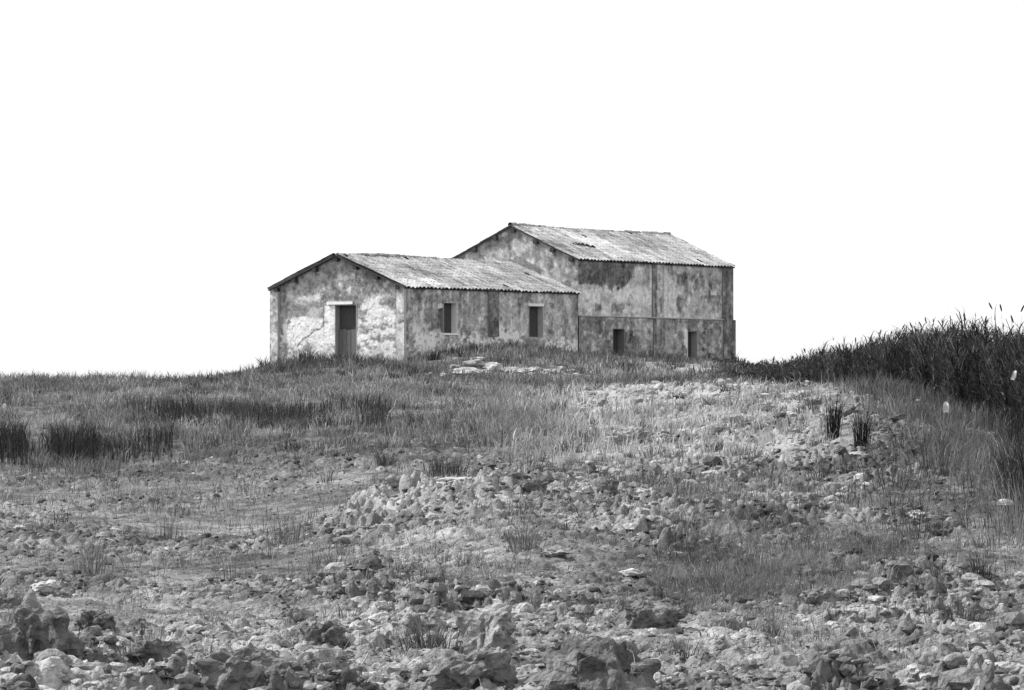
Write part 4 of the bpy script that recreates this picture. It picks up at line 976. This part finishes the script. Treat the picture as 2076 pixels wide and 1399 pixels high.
# ------------------------------------------------------------------ scraps and straws
def scrap(label, u, v, wpx, hpx, seed, tilt=0., lift=0., D=None):
    x, y, z = hit(u, v)
    if D: y = D; x = (u - CX) / F * D
    z = max(gz(x, y), 0) if D is None else H + (CY - v) / F * D
    a, b = wpx / F * y, hpx / F * y
    rg = np.random.default_rng(seed); n = 9
    I, J = np.meshgrid(np.linspace(-.5, .5, n), np.linspace(0, 1, n))
    e = 1 - .25 * (np.abs(I * 2) ** 3)
    px = I * a * (1 - .35 * np.abs(J - .5)); pz = J * b * e; py = .15 * a * np.sin(I * 5 + seed) + .12 * b * np.cos(J * 4) + .03 * a * rg.normal(size=I.shape)
    c, s = math.cos(tilt), math.sin(tilt)
    P = np.stack([px * c - pz * s, py, px * s + pz * c], -1).reshape(-1, 3); Q = P + (0, .004, 0)
    i = np.arange(n * n).reshape(n, n); q = np.stack([i[:-1, :-1], i[:-1, 1:], i[1:, 1:], i[1:, :-1]], -1).reshape(-1, 4)
    rim = np.r_[i[0, :-1], i[:-1, -1], i[-1, :0:-1], i[:0:-1, 0]]; k = n * n
    side = np.stack([rim, np.roll(rim, -1), np.roll(rim, -1) + k, rim + k], -1)
    o = obj('white_scrap', mesh_np('white_scrap', np.r_[P, Q], np.r_[q, q[:, ::-1] + k, side], np.full(2 * k, .86), True), M_PAPER)
    o.location = (x, y, z)
    return tag(o, label, 'litter', 'white scraps of litter')
scrap('small white flake alone on the bare soil at the left', 614, 1190, 30, 12, 1, -.25)
scrap('rounded white scrap caught in the grass at the foot of the reeds', 1918, 836, 13, 22, 2, .05, D=61)
scrap('slim slanting white scrap hanging among the dark reeds at the right edge', 2053, 770, 9, 20, 3, -.3, D=60)
scrap('oblong white scrap on the dark ditch grass at the right edge', 2038, 1024, 34, 13, 4, .0, D=38)
scrap('crumpled white scrap on the slope above the broad grass patch', 1352, 1084, 22, 16, 5, -.5)
scrap('curved white strip lying beside the crumpled scrap', 1384, 1094, 24, 8, 6, -.1)
scrap('tiny white flake at the left edge of the grassy field', 9, 830, 8, 9, 7)
scrap('tiny white fleck on the shadowed clod at the bottom edge', 1219, 1340, 8, 10, 8, .1, D=19)
def straw(label, pts, wpx, d):
    x, y, z = hit(*pts[0]); y -= .12
    P = [np.array([(u - CX) / F * y, y + .015 * i, H + (CY - v) / F * y]) for i, (u, v) in enumerate(pts)]
    r = wpx / F * y / 2; co = []; q = []
    for i, p in enumerate(P):
        t = (P[min(i + 1, len(P) - 1)] - P[max(i - 1, 0)]); t /= np.linalg.norm(t)
        n = np.cross(t, (0, 1, 0)); n /= np.linalg.norm(n); b = np.cross(t, n)
        co += [p + r * (n * math.cos(a) + b * math.sin(a)) for a in (0, 1.57, 3.14, 4.71)]
        if i: q += [(4 * i - 4 + k, 4 * i - 4 + (k + 1) % 4, 4 * i + (k + 1) % 4, 4 * i + k) for k in range(4)]
    c = np.array(co); o0 = P[0]
    o = obj('straw_stalk', mesh_np('straw_stalk', c - o0, q, np.full(len(c), float(lin(d))), True), M_GRASS); o.location = o0
    return tag(o, label, 'straw', 'dry straw stalks lying on the soil')
straw('pale forked straw on the hulking dark clod in the lower left corner', [(75, 1392), (55, 1360), (40, 1338), (32, 1330)], 5, .8)
straw('thin pale straw leaning on the dense grass clump', [(884, 1310), (890, 1290), (896, 1278)], 5, .8)
straw('short pale straw at the bottom left of the pale sloping clod', [(728, 1356), (740, 1338), (746, 1326)], 4, .74)
straw('upright pale straw on the wide dark clod at the bottom edge', [(1110, 1396), (1112, 1370), (1110, 1350)], 4, .72)
straw('straight pale straw across the broad grass patch', [(1756, 1146), (1778, 1160), (1800, 1174)], 3.5, .72)
straw('slanting pale straw left of the broad grass patch', [(1574, 1072), (1586, 1082), (1598, 1092)], 3.5, .68)
straw('pale horizontal straw lying on the low clods at the lower left', [(184, 1370), (205, 1367), (228, 1364)], 5, .74)
straw('dark long straw on the curved bare patch at the left', [(372, 1090), (392, 1106), (420, 1116)], 3, .36)
straw('pale straw slanting on the crest of the middle mound', [(1064, 926), (1072, 936), (1080, 946)], 3.5, .72)

# ------------------------------------------------------------------ light, sky, camera
w = bpy.data.worlds.new('World'); SC.world = w; w.use_nodes = True
nt = w.node_tree; bg = nt.nodes['Background']
sk = nt.nodes.new('ShaderNodeTexSky'); sk.sky_type = 'NISHITA'; sk.sun_disc = False
EL, AZ = math.radians(45), math.radians(-74)
sk.sun_elevation = EL; sk.sun_rotation = AZ; sk.dust_density = 1; sk.air_density = 1
bw = nt.nodes.new('ShaderNodeRGBToBW'); nt.links.new(sk.outputs[0], bw.inputs[0]); ad = nt.nodes.new('ShaderNodeMath'); ad.operation = 'ADD'; ad.inputs[1].default_value = 6.5   # bright high cloud over the clear-sky light
nt.links.new(bw.outputs[0], ad.inputs[0]); nt.links.new(ad.outputs[0], bg.inputs['Color'])
bg.inputs['Strength'].default_value = .1
sun = bpy.data.lights.new('sun', 'SUN'); sun.energy = 5.0; sun.angle = math.radians(3)
so = bpy.data.objects.new('sun', sun); COL.objects.link(so); so.location = (-40, 20, 60)
so.rotation_euler = Vector((-math.cos(EL) * math.sin(-AZ), math.cos(EL) * math.cos(AZ), math.sin(EL))).to_track_quat('Z', 'Y').to_euler()
cam = bpy.data.cameras.new('camera'); co = bpy.data.objects.new('camera', cam); COL.objects.link(co)
co.location = (0, 0, H); co.rotation_euler = (math.radians(90), 0, 0)
cam.sensor_width = 36; cam.lens = F / 2076 * 36; cam.shift_y = (CY - 699.5) / 2076; cam.clip_start = .5; cam.clip_end = 20000
SC.camera = co
vs = SC.view_settings; vs.view_transform = 'Standard'; vs.look = 'None'; vs.exposure = 0; vs.gamma = 1
